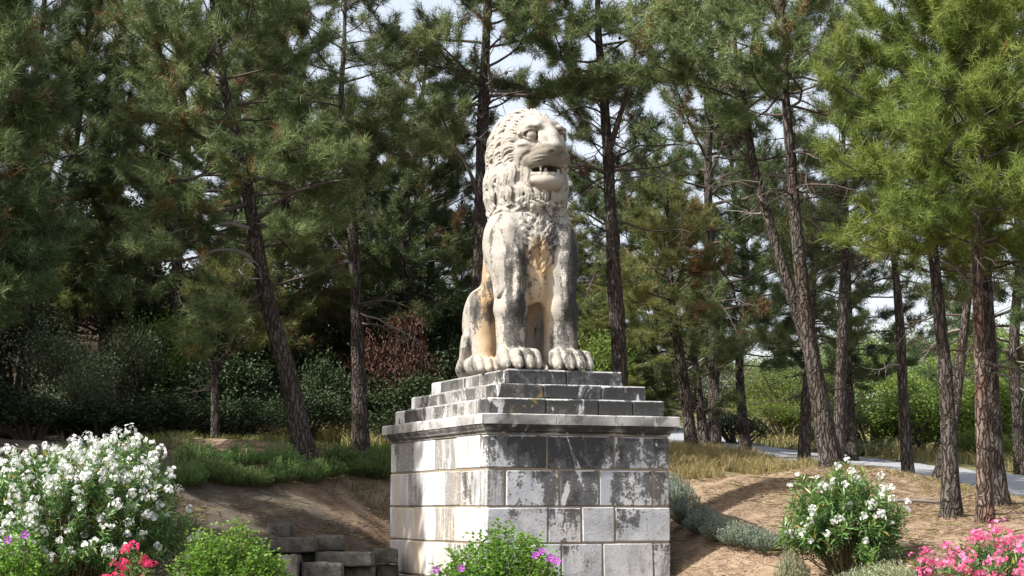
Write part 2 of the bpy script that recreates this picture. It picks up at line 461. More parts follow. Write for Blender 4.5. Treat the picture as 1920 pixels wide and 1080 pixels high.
# ------------------------------------------------------------------ terrain
CT = []
def cp(px, py, d): CT.append(at(px, py, d))
for x, y, z in ((-12, 5, 0), (12, 5, 0), (0, 5, 0), (-10, 18, 0), (10, 18, .05), (0, 18, 0), (0, 26, 0), (-1.5, 28.5, .02), (3, 28.0, .02), (1.3, 31, .05), (-3.5, 27.3, .05), (-7, 25, .1), (-14, 24, .3), (14, 22, .4)):
    CT.append(np.array((x, y, z), float))
for a in ((1850, 978, 28), (1785, 964, 30), (1706, 932, 39), (1562, 874, 34), (1320, 854, 43), (1400, 905, 34), (1300, 960, 31), (1300, 1060, 28.5),
          (1750, 1040, 26), (1920, 953, 36), (1920, 907, 42), (1650, 905, 43), (1621, 880, 47), (1460, 860, 52), (1400, 851, 54),
          (1300, 837, 60), (1255, 829, 62), (2300, 960, 40), (2300, 900, 55), (1900, 872, 55), (1500, 820, 70), (1800, 850, 68),
          (578, 848, 34), (678, 861, 37), (400, 900, 32.6), (650, 897, 34.2), (400, 930, 31.9), (350, 965, 30.6), (520, 985, 31.4), (690, 965, 33.4),
          (700, 1072, 31.2), (500, 1075, 29.2), (600, 1075, 30.2), (800, 900, 35.5), (800, 1040, 34), (200, 900, 30.5), (0, 900, 30.5), (-300, 900, 30), (300, 842, 38), (300, 785, 45), (100, 700, 50), (300, 520, 72), (700, 720, 58), (950, 800, 60),
          (960, 845, 45), (900, 700, 85), (-300, 600, 55), (1200, 750, 90), (1500, 750, 115), (1900, 790, 115), (2400, 800, 110)):
    cp(*a)
CT = np.array(CT)


def _tps(r2): return np.where(r2 > 1e-12, r2 * np.log(np.maximum(r2, 1e-12)), 0.0)


S_T = 20.0
_X = CT[:, :2] / S_T
_n = len(_X)
_A = np.zeros((_n + 3, _n + 3))
_A[:_n, :_n] = _tps(((_X[:, None] - _X[None]) ** 2).sum(-1)) + np.eye(_n) * 0.004
_A[:_n, _n] = 1; _A[:_n, _n + 1:] = _X
_A[_n:, :_n] = _A[:_n, _n:].T
_W = np.linalg.solve(_A, np.concatenate([CT[:, 2], np.zeros(3)]))


def ground(x, y):
    x = np.asarray(x, float); y = np.asarray(y, float)
    q = np.stack([np.clip(x, -38, 45), np.clip(y, 4, 115)], -1) / S_T
    sh = q.shape[:-1]; q = q.reshape(-1, 2)
    z = _tps(((q[:, None] - _X[None]) ** 2).sum(-1)) @ _W[:_n] + _W[_n] + q @ _W[_n + 1:]
    z = z.reshape(sh)
    return z + 0.04 * np.sin(x * 1.3 + 1.7 * np.sin(y * .9)) * np.sin(y * 1.1 + x * .4) * np.clip((y - 29) / 4, 0, 1)


def gz(x, y): return float(ground(np.array([x]), np.array([y]))[0])


def on_ground(px, d):
    x = at(px, 900, d)[0]
    return np.array((x, d, gz(x, d)))


def graded(lo, hi, a, bnd, fine, far, nfar):
    inner = np.arange(a, bnd + fine, fine)
    left = a - np.geomspace(fine, a - lo, nfar)[::-1]
    right = inner[-1] + np.geomspace(fine, hi - inner[-1], nfar)
    return np.concatenate([left, inner, right])


gx = graded(-900, 900, -17, 20, .3, 0, 22)
gy = graded(-400, 1500, 20, 62, .3, 0, 26)
GX, GY = np.meshgrid(gx, gy, indexing='ij')
GZ = ground(GX, GY)
rough = vnoise(np.stack([GX, GY, GX * 0], -1), 1.1, 3) * .05 + vnoise(np.stack([GX, GY, GX * 0], -1), 2.6, 4) * .035 + vnoise(np.stack([GX, GY, GX * 0], -1), 5.5, 9) * .015 * (np.abs(GX) < 20)
GZ = GZ + rough * np.clip((GY - 28.5) / 1.5, 0.3, 1)
nx_, ny_ = GX.shape
ii = np.arange(nx_ - 1)[:, None] * ny_; jj = np.arange(ny_ - 1)[None, :]
gq = np.stack([ii + jj, ii + ny_ + jj, ii + ny_ + jj + 1, ii + jj + 1], -1).reshape(-1, 4)


def sstep(v, a, b_):
    t = np.clip((v - a) / (b_ - a), 0, 1); return t * t * (3 - 2 * t)


PXG = 960 + GX / np.maximum(GY, 1) * F_PX
straw = sstep(PXG, 1150, 1350) * sstep(GY, 24, 28) * (1 - .5 * sstep(GY, 36, 38))
straw = np.maximum(straw, sstep(PXG, 250, 420) * sstep(GY, 32.0, 33.5) * (1 - sstep(GY, 38, 41)) * (PXG < 1100))
litter = (1 - sstep(PXG, 1000, 1250)) * sstep(GY, 37.5, 42)
green = sstep(GY, 35, 40) * sstep(PXG, 1150, 1300)
gme = make_mesh('ground', np.stack([GX, GY, GZ], -1).reshape(-1, 3), [gq], M['ground'], True,
                {'straw': straw.ravel(), 'litter': litter.ravel(), 'green': green.ravel()})
tag(link('ground', gme), kind='structure')

# road
rc = [on_ground(2700, 40), on_ground(2300, 41), on_ground(1920, 38.8), on_ground(1650, 45), on_ground(1460, 52.5), on_ground(1390, 55), on_ground(1300, 60), on_ground(1150, 66), on_ground(900, 74)]
rp = smooth_path(np.array(rc), 120)
rt = unit(np.gradient(rp, axis=0)); rn = np.stack([-rt[:, 1], rt[:, 0], rt[:, 2] * 0], -1); rn = unit(rn)
W_ = np.linspace(-3.3, 3.1, 9)
RV = rp[:, None, :] + rn[:, None, :] * W_[None, :, None]
RV[..., 2] = ground(RV[..., 0], RV[..., 1]) + .07
k = 9
i_ = np.arange(len(rp) - 1)[:, None] * k; j_ = np.arange(k - 1)[None, :]
rq = np.stack([i_ + j_, i_ + j_ + 1, i_ + k + j_ + 1, i_ + k + j_], -1).reshape(-1, 4)
tag(link('road', make_mesh('road', RV.reshape(-1, 3), [rq], M['asphalt'], True)), kind='structure')
print('terrain', round(time.time() - T0, 1))

# ------------------------------------------------------------------ pedestal
A = R(21.8)
FW = np.array((math.sin(A), -math.cos(A), 0.0)); LW = np.array((math.cos(A), math.sin(A), 0.0))
CORNER = at(913, 950, 27.5); CORNER[2] = 0
SR, SL = 3.11, 4.75
# frame of the pedestal: local x = along the front face (to the right), local y = into the depth, origin in the middle of the body
ORI = CORNER + LW * SR / 2 - FW * SL / 2
ORI[2] = gz(ORI[0], ORI[1]) * 0
ped = empty('stone_pedestal', ORI, 'tall block built marble pedestal with stepped top carrying the stone lion', 'pedestal', None, A)


def zpx(py, px=913, d=27.5): return float(at(px, py, d)[2])


def box_mesh(name, x0, x1, y0, y1, z0, z1, bev, mat, jit=0.0, worn=0.0):
    """a bevelled block centred on its own origin; returns mesh, centre"""
    c = np.array(((x0 + x1) / 2, (y0 + y1) / 2, (z0 + z1) / 2)); h = np.array((x1 - x0, y1 - y0, z1 - z0)) / 2
    V, ids = [], {}
    for sx in (-1, 1):
        for sy in (-1, 1):
            for sz in (-1, 1):
                s = np.array((sx, sy, sz), float)
                w = bev * (1 + worn * rng.uniform(-.4, 1.6))
                cor = h * s + jit * rng.uniform(-1, 1, 3)
                for ax in range(3):
                    p = cor - s * w; p[ax] = cor[ax]
                    ids[(sx, sy, sz, ax)] = len(V); V.append(p)
    Q, T = [], []
    g = lambda sx, sy, sz, ax: ids[(sx, sy, sz, ax)]
    for ax in range(3):
        o1, o2 = [a for a in range(3) if a != ax]
        for s in (-1, 1):
            q = []
            for (u, v) in ((-1, -1), (1, -1), (1, 1), (-1, 1)):
                k_ = [0, 0, 0]; k_[ax] = s; k_[o1] = u; k_[o2] = v
                q.append(g(*k_, ax))
            if (s > 0) == (ax == 1): q = q[::-1]
            Q.append(q)
        for u in (-1, 1):
            for v in (-1, 1):
                def kk(e, a):
                    k_ = [0, 0, 0]; k_[ax] = e; k_[o1] = u; k_[o2] = v
                    return g(*k_, a)
                q = [kk(-1, o1), kk(1, o1), kk(1, o2), kk(-1, o2)]
                if ((u * v) > 0) == (ax == 1): q = q[::-1]
                Q.append(q)
    for sx in (-1, 1):
        for sy in (-1, 1):
            for sz in (-1, 1):
                t = [g(sx, sy, sz, 0), g(sx, sy, sz, 1), g(sx, sy, sz, 2)]
                if sx * sy * sz < 0: t = t[::-1]
                T.append(t)
    return make_mesh(name, np.array(V), [np.array(Q), np.array(T)], mat, False), c


GAP = .02
def block(parent, x0, x1, y0, y1, z0, z1, crust=0., ochre=0., dirt=0., streak=0., lichen=0., bev=.012, name='stone_block', gap=GAP, proud=.0):
    p_ = rng.uniform(0, .012)
    dx0 = -p_ if x0 <= -SR / 2 + .01 else gap / 2; dx1 = -p_ if x1 >= SR / 2 - .01 else gap / 2
    dy0 = -p_ if y0 <= -SL / 2 + .01 else gap / 2; dy1 = -p_ if y1 >= SL / 2 - .01 else gap / 2
    me, c = box_mesh(name, x0 + dx0, x1 - dx1, y0 + dy0, y1 - dy1, z0 + gap / 2, z1 - gap / 2, bev, M['block'], .003, .8)
    o = link(name, me, parent, c); o['hz'] = float((z1 - z0) / 2)
    for k_, v in (('crust', crust), ('ochre', ochre), ('dirt', dirt), ('streak', streak), ('lichen', lichen)): o[k_] = float(v)
    return o


def face_front(px):
    """distance along the front face from its left corner for a column of the photograph"""
    u = (px - 960) / F_PX
    d0 = CORNER
    # (d0.x + t*LW.x) / ((d0.y + t*LW.y)*k) = u ; k for pitch at the horizon row
    v = (540 - 950) / F_PX; dy = math.cos(PITCH) - math.sin(PITCH) * v
    uu = u / dy
    return (uu * d0[1] - d0[0]) / (LW[0] - uu * LW[1])


def face_left(px):
    u = (px - 960) / F_PX
    v = (540 - 950) / F_PX; dy = math.cos(PITCH) - math.sin(PITCH) * v
    uu = u / dy; D = -FW
    return (uu * CORNER[1] - CORNER[0]) / (D[0] - uu * D[1])


ZZ = lambda zoomx: 690 + zoomx * 600 / 1580
zt = [zpx(813.5), zpx(878.5), zpx(950), zpx(1020), zpx(1020) - .58, .0]
zt[5] = zt[4] - .6
TH = .3
# front joints and left joints, per course, zoomed columns of the photograph
FJ = [[885, 1218], [945, 1142], [888, 1055, 1218], [955, 1158], [900, 1190], [840, 1200]]
FS = [  # crust, ochre, dirt, streak of the front blocks
    [(.92, 0, .4, 0), (.84, 0, .3, .1), (.66, 0, .2, .0)],
    [(.44, 0, .25, 0), (.66, 0, .1, 0), (.42, 0, .05, 0)],
    [(.22, .05, .40, .1), (.24, .2, .40, .1), (.02, .2, .36, .2), (.10, .05, .30, .1)],
    [(0.1, .1, .4, 0), (.26, 0, .42, .1), (-.05, .12, .38, .15)],
    [(0, 0, .3, 0)] * 3, [(0, 0, .3, 0)] * 3]
LJ = [[132, 225, 328, 435, 548], [200, 268, 380, 455], [132, 228, 330, 428, 550], [190, 285, 385, 470], [132, 240, 340, 440, 550], [200, 300, 400]]
LS = [[(.1, .3, .1, .75), (-.4, .22, 0, .1), (-.3, .35, 0, .62), (-.5, .32, .0, .3)],
      [(-.4, .38, 0, .1), (-.2, .28, .1, .55), (-.5, .42, 0, .1), (-.3, .42, .0, .7), (-.4, .28, .05, .45)],
      [(-.6, .55, 0, 0), (-.6, .5, 0, .05), (-.5, .5, 0, .55), (-.5, .42, 0, .2)],
      [(-.6, .3, 0, 0), (-.6, .6, 0, 0), (-.6, .5, 0, .1), (-.5, .4, .05, .5), (-.4, .2, .1, .3)],
      [(-.5, .4, 0, .2)] * 4, [(-.5, .4, 0, .2)] * 4]
for ci in range(5):
    z1, z0 = zt[ci], zt[ci + 1]
    if ci == 4: z0 = min(z0, -.1)
    odd = ci % 2 == 0
    fj = [face_front(ZZ(v)) - SR / 2 for v in FJ[ci]]
    lj = sorted(face_left(ZZ(v)) - SL / 2 for v in LJ[ci])
    if odd:   # front and back rows run the full width, side rows sit between
        xs = [-SR / 2] + fj + [SR / 2]
        ys = [-SL / 2 + TH] + [y for y in lj if -SL / 2 + TH + .1 < y < SL / 2 - TH - .1] + [SL / 2 - TH]
    else:
        xs = [-SR / 2 + TH] + fj + [SR / 2 - TH]
        ys = [-SL / 2] + lj + [SL / 2]
    fs, ls = FS[ci], LS[ci]
    for k_ in range(len(xs) - 1):
        cr, oc, di, st = fs[min(k_, len(fs) - 1)]
        block(ped, xs[k_], xs[k_ + 1], -SL / 2, -SL / 2 + TH, z0, z1, cr, oc, di, st, lichen=-.05 if ci == 0 else -.3)
        block(ped, xs[k_], xs[k_ + 1], SL / 2 - TH, SL / 2, z0, z1, .2 if ci < 2 else -.2, .1, .2, .2)
    ny = len(ys) - 1
    for k_ in range(ny):
        # left joints were listed from far to near, y runs from near to far
        cr, oc, di, st = ls[min(ny - 1 - k_, len(ls) - 1)]
        if not odd and k_ == 0: cr, di, st = .42, .5, .4
        block(ped, -SR / 2, -SR / 2 + TH, ys[k_], ys[k_ + 1], z0, z1, cr, oc, di, st)
        if not odd and k_ == 0: cr, di = .5, .5
        else: cr, oc, di, st = (.3 if ci < 2 else -.1), 0, .3, .1
        block(ped, SR / 2 - TH, SR / 2, ys[k_], ys[k_ + 1], z0, z1, cr, oc, di, st)
me, c = box_mesh('mortar_core', -SR / 2 + .008, SR / 2 - .008, -SL / 2 + .008, SL / 2 - .008, -.3, zt[0] + .02, .02, M['mortar'])
link('mortar_core', me, ped, c)

# cornice: moulded stones with mitred corners
z_c0, z_c1, z_c2 = zt[0], zt[0] + .12, zpx(775)
prof = [(-.10, z_c0 + .004), (.012, z_c0 + .004), (.018, z_c0 + .045), (.055, z_c0 + .055), (.065, z_c0 + .075), (.105, z_c0 + .125), (.112, z_c0 + .15), (.128, z_c0 + .155), (.130, z_c2 - .012), (.118, z_c2), (-.32, z_c2)]
prof = np.array(prof)


def cornice_side(L_, org, ex, ey, joints, stains):
    """ex along the side, ey outwards"""
    js = [-L_ / 2] + joints + [L_ / 2]
    for k_ in range(len(js) - 1):
        t0, t1 = js[k_], js[k_ + 1]
        a0 = -1 if k_ == 0 else 0; a1 = 1 if k_ == len(js) - 2 else 0
        ts = np.linspace(0, 1, 7)
        V = []
        cen = org + ex * (t0 + t1) / 2
        cen = np.array((cen[0], cen[1], (z_c0 + z_c2) / 2))
        for t in ts:
            for (o_, z_) in prof:
                s0 = t0 + (a0 * o_ if a0 else .005); s1 = t1 + (a1 * o_ if a1 else -.005)
                w = rng.uniform(-1, 1) * (.005 if o_ > .1 else .002)
                V.append(org + ex * (s0 + (s1 - s0) * t) + ey * (o_ + w) + np.array((0, 0, z_ + w * .6)) - cen)
        np_ = len(prof); V = np.array(V)
        i2 = np.arange(len(ts) - 1)[:, None] * np_; j2 = np.arange(np_)[None, :]; j3 = (j2 + 1) % np_
        Q = np.stack([i2 + j2, i2 + np_ + j2, i2 + np_ + j3, i2 + j3], -1).reshape(-1, 4)
        f0, f1 = np.arange(np_)[None], (len(ts) - 1) * np_ + np.arange(np_)[::-1][None]
        me_ = bpy.data.meshes.new('cornice_stone')
        me_.from_pydata([tuple(v) for v in V], [], [list(map(int, q)) for q in Q] + [list(map(int, f0[0])), list(map(int, f1[0]))])
        me_.materials.append(M['block']); me_.update(); me_.polygons.foreach_set('use_smooth', np.zeros(len(me_.polygons), bool))
        o = link('cornice_stone', me_, ped, cen); o['hz'] = float((z_c2 - z_c0) / 2)
        for n_, v in zip(('crust', 'ochre', 'dirt', 'streak', 'lichen'), stains): o[n_] = float(v)


E = np.eye(3)
cornice_side(SR, -E[1] * SL / 2, E[0], -E[1], [-.45, .62], (1.2, 0, .7, .3, .20))
cornice_side(SL, -E[0] * SR / 2, -E[1], -E[0], [-1.3, -.2, 1.1], (.55, .05, .75, .5, .06))
cornice_side(SR, E[1] * SL / 2, -E[0], E[1], [-.3], (.4, 0, .4, .2, .2))
cornice_side(SL, E[0] * SR / 2, E[1], E[0], [-1.0, .6], (.5, 0, .4, .2, .2))

# three steps, each a ring of slabs around a core
st_z = [z_c2, zpx(743.5, 916), zpx(714, 930), zpx(684, 948)]
STEP = [(-.05, [-.55, .35, .95], [-1.4, -.7, .2, .9, 1.6]), (-.27, [-.5, .5], [-1.3, -.1, .75, 1.5]), (-.55, [.02], [-1.0, 0.1, 1.05])]
STN = [(1.15, .0, .5, .1, .22), (1.1, 0, .5, .1, .20), (1.0, 0, .6, .1, .02)]
for si, (off, jx, jy) in enumerate(STEP):
    hx, hy = SR / 2 + off, SL / 2 + off
    z0, z1 = st_z[si], st_z[si + 1]
    xs = [-hx] + jx + [hx]; cr, oc, di, sk, lc = STN[si]
    for k_ in range(len(xs) - 1):
        block(ped, xs[k_], xs[k_ + 1], -hy, -hy + .5, z0, z1, cr, oc, di, sk, lc + .06 if k_ < 1 else (lc if k_ < 2 else -.1), bev=.014, name='step_stone', gap=.006)
        block(ped, xs[k_], xs[k_ + 1], hy - .5, hy, z0, z1, .4, 0, .4, .2, .2, bev=.014, name='step_stone', gap=.006)
    ys = [-hy + .5] + [y for y in jy if -hy + .8 < y < hy - .8] + [hy - .5]
    for k_ in range(len(ys) - 1):
        far = k_ == len(ys) - 2
        block(ped, -hx, -hx + .5, ys[k_], ys[k_ + 1], z0, z1, .85 if far else .48, .1, .7, .45, .24 if k_ == 0 else -.1, bev=.014, name='step_stone', gap=.006)
        block(ped, hx - .5, hx, ys[k_], ys[k_ + 1], z0, z1, .5, 0, .4, .2, .2, bev=.014, name='step_stone', gap=.006)
    me, c = box_mesh('step_core', -hx + .45, hx - .45, -hy + .45, hy - .45, z0 + .01, z1 - .006, .01, M['block'])
    o = link('step_core', me, ped, c); o['crust'] = .4; o['dirt'] = .4; o['hz'] = 9.0
print('pedestal', round(time.time() - T0, 1))
TOPZ = st_z[3]
SLAB_FRONT = ORI + FW * (SL / 2 - .55)          # middle of the front edge of the top slab
SLAB_FRONT[2] = TOPZ
# ------------------------------------------------------------------ the lion
HS = .0138
LO = np.array((-1.12, -3.35, -.03)); HI = np.array((1.12, .16, 4.36))
DIM = np.ceil((HI - LO) / HS).astype(int) + 1
D = np.full(DIM, 1.0, np.float32)
gax = [(LO[a] + HS * np.arange(DIM[a])).astype(np.float32) for a in range(3)]
L_YAW = R(9.0)
HC = np.array((.05, -.97, 0.0))          # axis of the head
hq = np.array((math.sin(L_YAW), math.cos(L_YAW), 0)); hl = np.array((math.cos(L_YAW), -math.sin(L_YAW), 0))


HSC = 1.06


def H(lat, q, z): return HC + hl * lat * HSC + hq * q * HSC + np.array((0, 0, 3.3 + (z - 3.3) * HSC))


def headlocal(P):
    r_ = P - HC
    return r_ @ hl / HSC, r_ @ hq / HSC, (r_[..., 2] - 3.3) / HSC + 3.3


def region(lo, hi):
    a = np.clip(((np.asarray(lo) - LO) / HS).astype(int), 0, DIM - 1); b_ = np.clip(np.ceil((np.asarray(hi) - LO) / HS).astype(int) + 1, 1, DIM)
    if (b_ <= a).any(): return None
    sl_ = tuple(slice(a[i], b_[i]) for i in range(3))
    return sl_, gax[0][sl_[0]][:, None, None], gax[1][sl_[1]][None, :, None], gax[2][sl_[2]][None, None, :]


def apply(sl_, d, k, op):
    a = D[sl_]
    if op == 'sub':
        d = -d
        h = np.maximum(k - np.abs(a - d), 0) / max(k, 1e-6)
        D[sl_] = np.maximum(a, d) + h * h * k * .25
    else:
        h = np.maximum(k - np.abs(a - d), 0) / max(k, 1e-6)
        D[sl_] = np.minimum(a, d) - h * h * k * .25


def ell(c, r, k=.08, op='add', axes=None, pad=.16):
    c = np.asarray(c, float); r = np.asarray(r, float)
    m = np.full(3, r.max()) if axes is not None else r
    g_ = region(c - m - k - pad, c + m + k + pad)
    if g_ is None: return
    sl_, x, y, z = g_
    x, y, z = x - np.float32(c[0]), y - np.float32(c[1]), z - np.float32(c[2])
    if axes is not None:
        p = [a_[0] * x + a_[1] * y + a_[2] * z for a_ in np.asarray(axes, np.float32)]
    else: p = [x, y, z]
    rf = r.astype(np.float32)
    k0 = np.sqrt((p[0] / rf[0]) ** 2 + (p[1] / rf[1]) ** 2 + (p[2] / rf[2]) ** 2)
    k1 = np.sqrt((p[0] / rf[0] ** 2) ** 2 + (p[1] / rf[1] ** 2) ** 2 + (p[2] / rf[2] ** 2) ** 2)
    apply(sl_, np.where(k1 > 1e-5, k0 * (k0 - 1) / np.maximum(k1, 1e-5), -rf.min()).astype(np.float32), k, op)


def hell(lat, q, z, r, k=.08, op='add', pitch=0.0, roll=0.0):
    a0, a1, a2 = hl, hq, np.array((0, 0, 1.0))
    if pitch:
        a1, a2 = hq * math.cos(pitch) + a2 * math.sin(pitch), a2 * math.cos(pitch) - hq * math.sin(pitch)
    if roll:
        a0, a2 = a0 * math.cos(roll) + a2 * math.sin(roll), a2 * math.cos(roll) - a0 * math.sin(roll)
    ell(H(lat, q, z), np.asarray(r) * HSC, k, op, (a0, a1, a2))


def cap(p0, p1, r0, r1, k=.06, op='add', pad=.12):
    p0 = np.asarray(p0, float); p1 = np.asarray(p1, float); rm = max(r0, r1) + k + pad
    g_ = region(np.minimum(p0, p1) - rm, np.maximum(p0, p1) + rm)
    if g_ is None: return
    sl_, x, y, z = g_
    d = (p1 - p0).astype(np.float32); L2 = float((d * d).sum()) + 1e-9
    x, y, z = x - np.float32(p0[0]), y - np.float32(p0[1]), z - np.float32(p0[2])
    t = np.clip((x * d[0] + y * d[1] + z * d[2]) / L2, 0, 1)
    apply(sl_, np.sqrt((x - t * d[0]) ** 2 + (y - t * d[1]) ** 2 + (z - t * d[2]) ** 2) - (np.float32(r0) + np.float32(r1 - r0) * t), k, op)


def chain(pts, rads, k=.04, op='add', pad=.1):
    for a_, b_, r0, r1 in zip(pts[:-1], pts[1:], rads[:-1], rads[1:]): cap(a_, b_, r0, r1, k, op, pad)


# trunk
def rotx(a_): return np.array(((1, 0, 0), (0, math.cos(a_), math.sin(a_)), (0, -math.sin(a_), math.cos(a_))))
ell((0, -1.00, 2.04), (.735, .60, .70), .1)
ell((0, -1.22, 1.62), (.66, .56, .66), .2)
ell((0, -1.62, 1.25), (.58, .55, .80), .2, axes=rotx(R(-24)))
ell((.06, -2.10, .72), (.52, .62, .74), .2)
cap((0, -1.10, 2.1), (0, -1.05, 3.1), .62, .56, .15)
for s in (-1, 1):
    # the statue's own left arm stands a little closer in and is thicker
    ell((s * .47, -.82, 2.02), (.32, .42, .56), .12)          # shoulder
    ell((s * .47, -.66, 1.72), (.27, .31, .42), .1)           # upper arm
    cap((s * .46, -.68, 1.75), (s * .45, -.62, 1.05), .285, .245, .1)
    ell((s * .455, -.58, .98), (.265, .27, .26), .07)         # wrist
    cap((s * .45, -.60, .95), (s * .45, -.55, .25), .25, .245, .06)
    if s > 0:
        cap((.35, -.62, 1.55), (.34, -.58, .30), .22, .20, .08)
        ell((.37, -.58, .98), (.23, .26, .25), .07)
    cap((s * .58, -.84, 1.6), (s * .57, -.78, 1.05), .08, .06, .07)   # tendon at the back of the arm
    ell((s * .45, -.42, .17), (.31, .36, .19), .06)           # paw
    for j, (dx, fy) in enumerate(((-.265, -.13), (-.092, -.04), (.092, -.04), (.265, -.13))):
        x_ = s * .45 + dx
        chain([(x_ * 1.0 - dx * .25, -.45, .27), (x_, fy - .10, .225), (x_, fy, .09)], [.10, .103, .09], .014)
        cap((x_, fy + .05, .075), (x_, fy + .09, .03), .038, .018, .015)
        if j: cap((x_ - .09, fy - .05, .30), (x_ - .088, fy + .08, .02), .016, .022, .02, 'sub')
    # hind leg
    hx_ = s * .60
    ell((hx_ - s * .03, -1.78, .84), (.22, .46, .58), .12, axes=rotx(R(14)))
    cap((hx_ + s * .02, -1.50, 1.08), (hx_, -1.38, .30), .24, .20, .1)
    ell((hx_ + s * .01, -1.50, 1.14), (.215, .25, .24), .08)
    cap((hx_, -1.85, .18), (hx_, -1.30, .15), .18, .15, .08)
    for dx, fy in ((-.17, -1.06), (-.055, -1.0), (.06, -1.0), (.17, -1.06)):
        chain([(hx_ + dx * .8, -1.30, .22), (hx_ + dx, fy - .07, .165), (hx_ + dx, fy, .07)], [.08, .083, .07], .014)
    ell((s * .40, -2.3, .05), (.3, .3, .2), .1)
# block of stone left under the belly
ell((0, -1.62, .8), (.40, .42, 1.2), .1)
ell((-.04, -1.12, .95), (.14, .25, .75), .12)
# arched hollow under the chest
ell((0.0, -.62, 1.40), (.22, .24, .42), .1)
ell((0.0, -.72, .66), (.15, .40, .52), .07, 'sub')
# tail along the left flank
tp = smooth_path([(-.1, -2.7, .25), (-.45, -2.6, .13), (-.68, -2.25, .14), (-.74, -1.95, .28), (-.73, -1.80, .55), (-.70, -1.80, .78)], 16)
chain(tp, list(np.linspace(.12, .085, 11)) + [.10, .115, .11, .085, .04], .04)
for j in range(7):
    o_ = np.array((-.05 - .03 * math.sin(j), .09 * math.cos(j * .9), 0))
    chain([tp[9] + o_ * .9, tp[11] + o_ * 1.25, tp[13] + o_ * 1.25, tp[15] + o_ * .7], [.02, .03, .03, .012], .012)

# head and mane mass
hell(0, -.13, 3.50, (.575, .60, .70), .12)
hell(0, -.14, 2.98, (.605, .575, .44), .14)
hell(0, .08, 2.86, (.46, .43, .26), .12)
BASE_FACE = True
hell(0, .20, 3.78, (.43, .36, .30), .08)                     # forehead
hell(0, .18, 3.48, (.41, .34, .42), .1)                      # face block
D_MANE = D.copy()                                             # locks lie on this
# forehead bosses and brows
hell(0, .40, 3.90, (.30, .13, .13), .08)
for s in (-1, 1): hell(s * .11, .50, 3.90, (.10, .07, .07), .05)
for s in (-1, 1):
    chain([H(s * .09, .575, 3.825), H(s * .20, .560, 3.865), H(s * .32, .485, 3.845), H(s * .42, .35, 3.74)], [.045, .042, .042, .035], .035)
    hell(s * .28, .30, 3.42, (.17, .24, .27), .07)           # cheek
    hell(s * .33, .39, 3.575, (.13, .12, .055), .05)         # cheek bone
    hell(s * .255, .55, 3.735, (.165, .17, .100), .015, 'sub')  # socket
# bridge and muzzle
hell(0, .42, 3.42, (.29, .35, .25), .06)
chain([H(0, .50, 3.86), H(0, .62, 3.68), H(0, .71, 3.52)], [.12, .135, .13], .05)
for s in (-1, 1):
    chain([H(s * .12, .51, 3.82), H(s * .15, .63, 3.63), H(s * .13, .70, 3.50)], [.06, .075, .075], .035)
    hell(s * .165, .575, 3.375, (.175, .195, .165), .035)    # upper lip
    hell(s * .25, .45, 3.325, (.11, .20, .115), .035)
    # eye ball with lids
    hell(s * .255, .452, 3.728, (.088, .085, .078), .004)
    lid = [H(s * (.255 + .140 * math.cos(t)), .47 - .06 * abs(math.cos(t)) ** 2 + .055 * math.sin(t), 3.728 + .085 * math.sin(t)) for t in np.linspace(0, math.pi, 7)]
    chain(lid, [.012, .018, .021, .022, .021, .018, .012], .006)
    lid = [H(s * (.255 + .140 * math.cos(t)),   .455 - .06 * abs(math.cos(t)) ** 2 + .035 * math.sin(t), 3.728 - .082 * math.sin(t)) for t in np.linspace(0, math.pi, 7)]
    chain(lid, [.012, .015, .017, .018, .017, .015, .012], .006)
hell(0, .735, 3.455, (.185, .085, .075), .022)              # nose pad
hell(0, .715, 3.535, (.15, .10, .05), .04)
for s in (-1, 1): hell(s * .095, .805, 3.428, (.048, .045, .030), .010, 'sub')
chain([H(0, .81, 3.41), H(0, .785, 3.33), H(0, .745, 3.25)], [.012, .015, .016], .012, 'sub')
# mouth
hell(0, .42, 3.04, (.30, .30, .14), .06)                    # jaw
hell(0, .55, 3.02, (.215, .17, .125), .05)
hell(0, .58, 3.195, (.285, .36, .052), .012, 'sub')
hell(0, .56, 3.18, (.245, .30, .075), .012, 'sub')
lip = [H(.285 * math.sin(t), .34 + .345 * math.cos(t), 3.118 + .05 * (1 - math.cos(t)) ** 2 * .5) for t in np.linspace(-1.7, 1.7, 11)]
chain(lip, [.030] * 11, .02)
for s in (-1, 1): chain([H(s * .30, .44, 3.275), H(s * .335, .37, 3.22), H(s * .325, .36, 3.16), H(s * .28, .42, 3.10)], [.032, .042, .042, .03], .025)
hell(0, .40, 3.115, (.14, .22, .04), .02)                   # tongue
for s in (-1, 1):
    cap(H(s * .20, .625, 3.26), H(s * .195, .64, 3.165), .032, .014, .008)
    cap(H(s * .115, .635, 3.115), H(s * .115, .64, 3.195), .034, .022, .008)


def samp(G_, P):
    q = (np.asarray(P) - LO) / HS
    q = np.clip(q, 0, DIM - 1.001); i = q.astype(int); f = q - i; o_ = 0
    for dx in (0, 1):
        for dy in (0, 1):
            for dz in (0, 1):
                o_ = o_ + G_[i[..., 0] + dx, i[..., 1] + dy, i[..., 2] + dz] * (f[..., 0] if dx else 1 - f[..., 0]) * (f[..., 1] if dy else 1 - f[..., 1]) * (f[..., 2] if dz else 1 - f[..., 2])
    return o_


def grad(G_, P, e=.025):
    return unit(np.stack([samp(G_, P + e * E[a_]) - samp(G_, P - e * E[a_]) for a_ in range(3)], -1))


def project(G_, P, it=5):
    for _ in range(it):
        P = P - grad(G_, P) * samp(G_, P)[..., None]
    return P


def groove(pts, r, k=.015):
    pp = project(D, smooth_path(pts, 9), 4)
    chain(pp, list(r * np.sin(np.pi * np.linspace(.12, .88, 9))), k, 'sub', pad=.04)


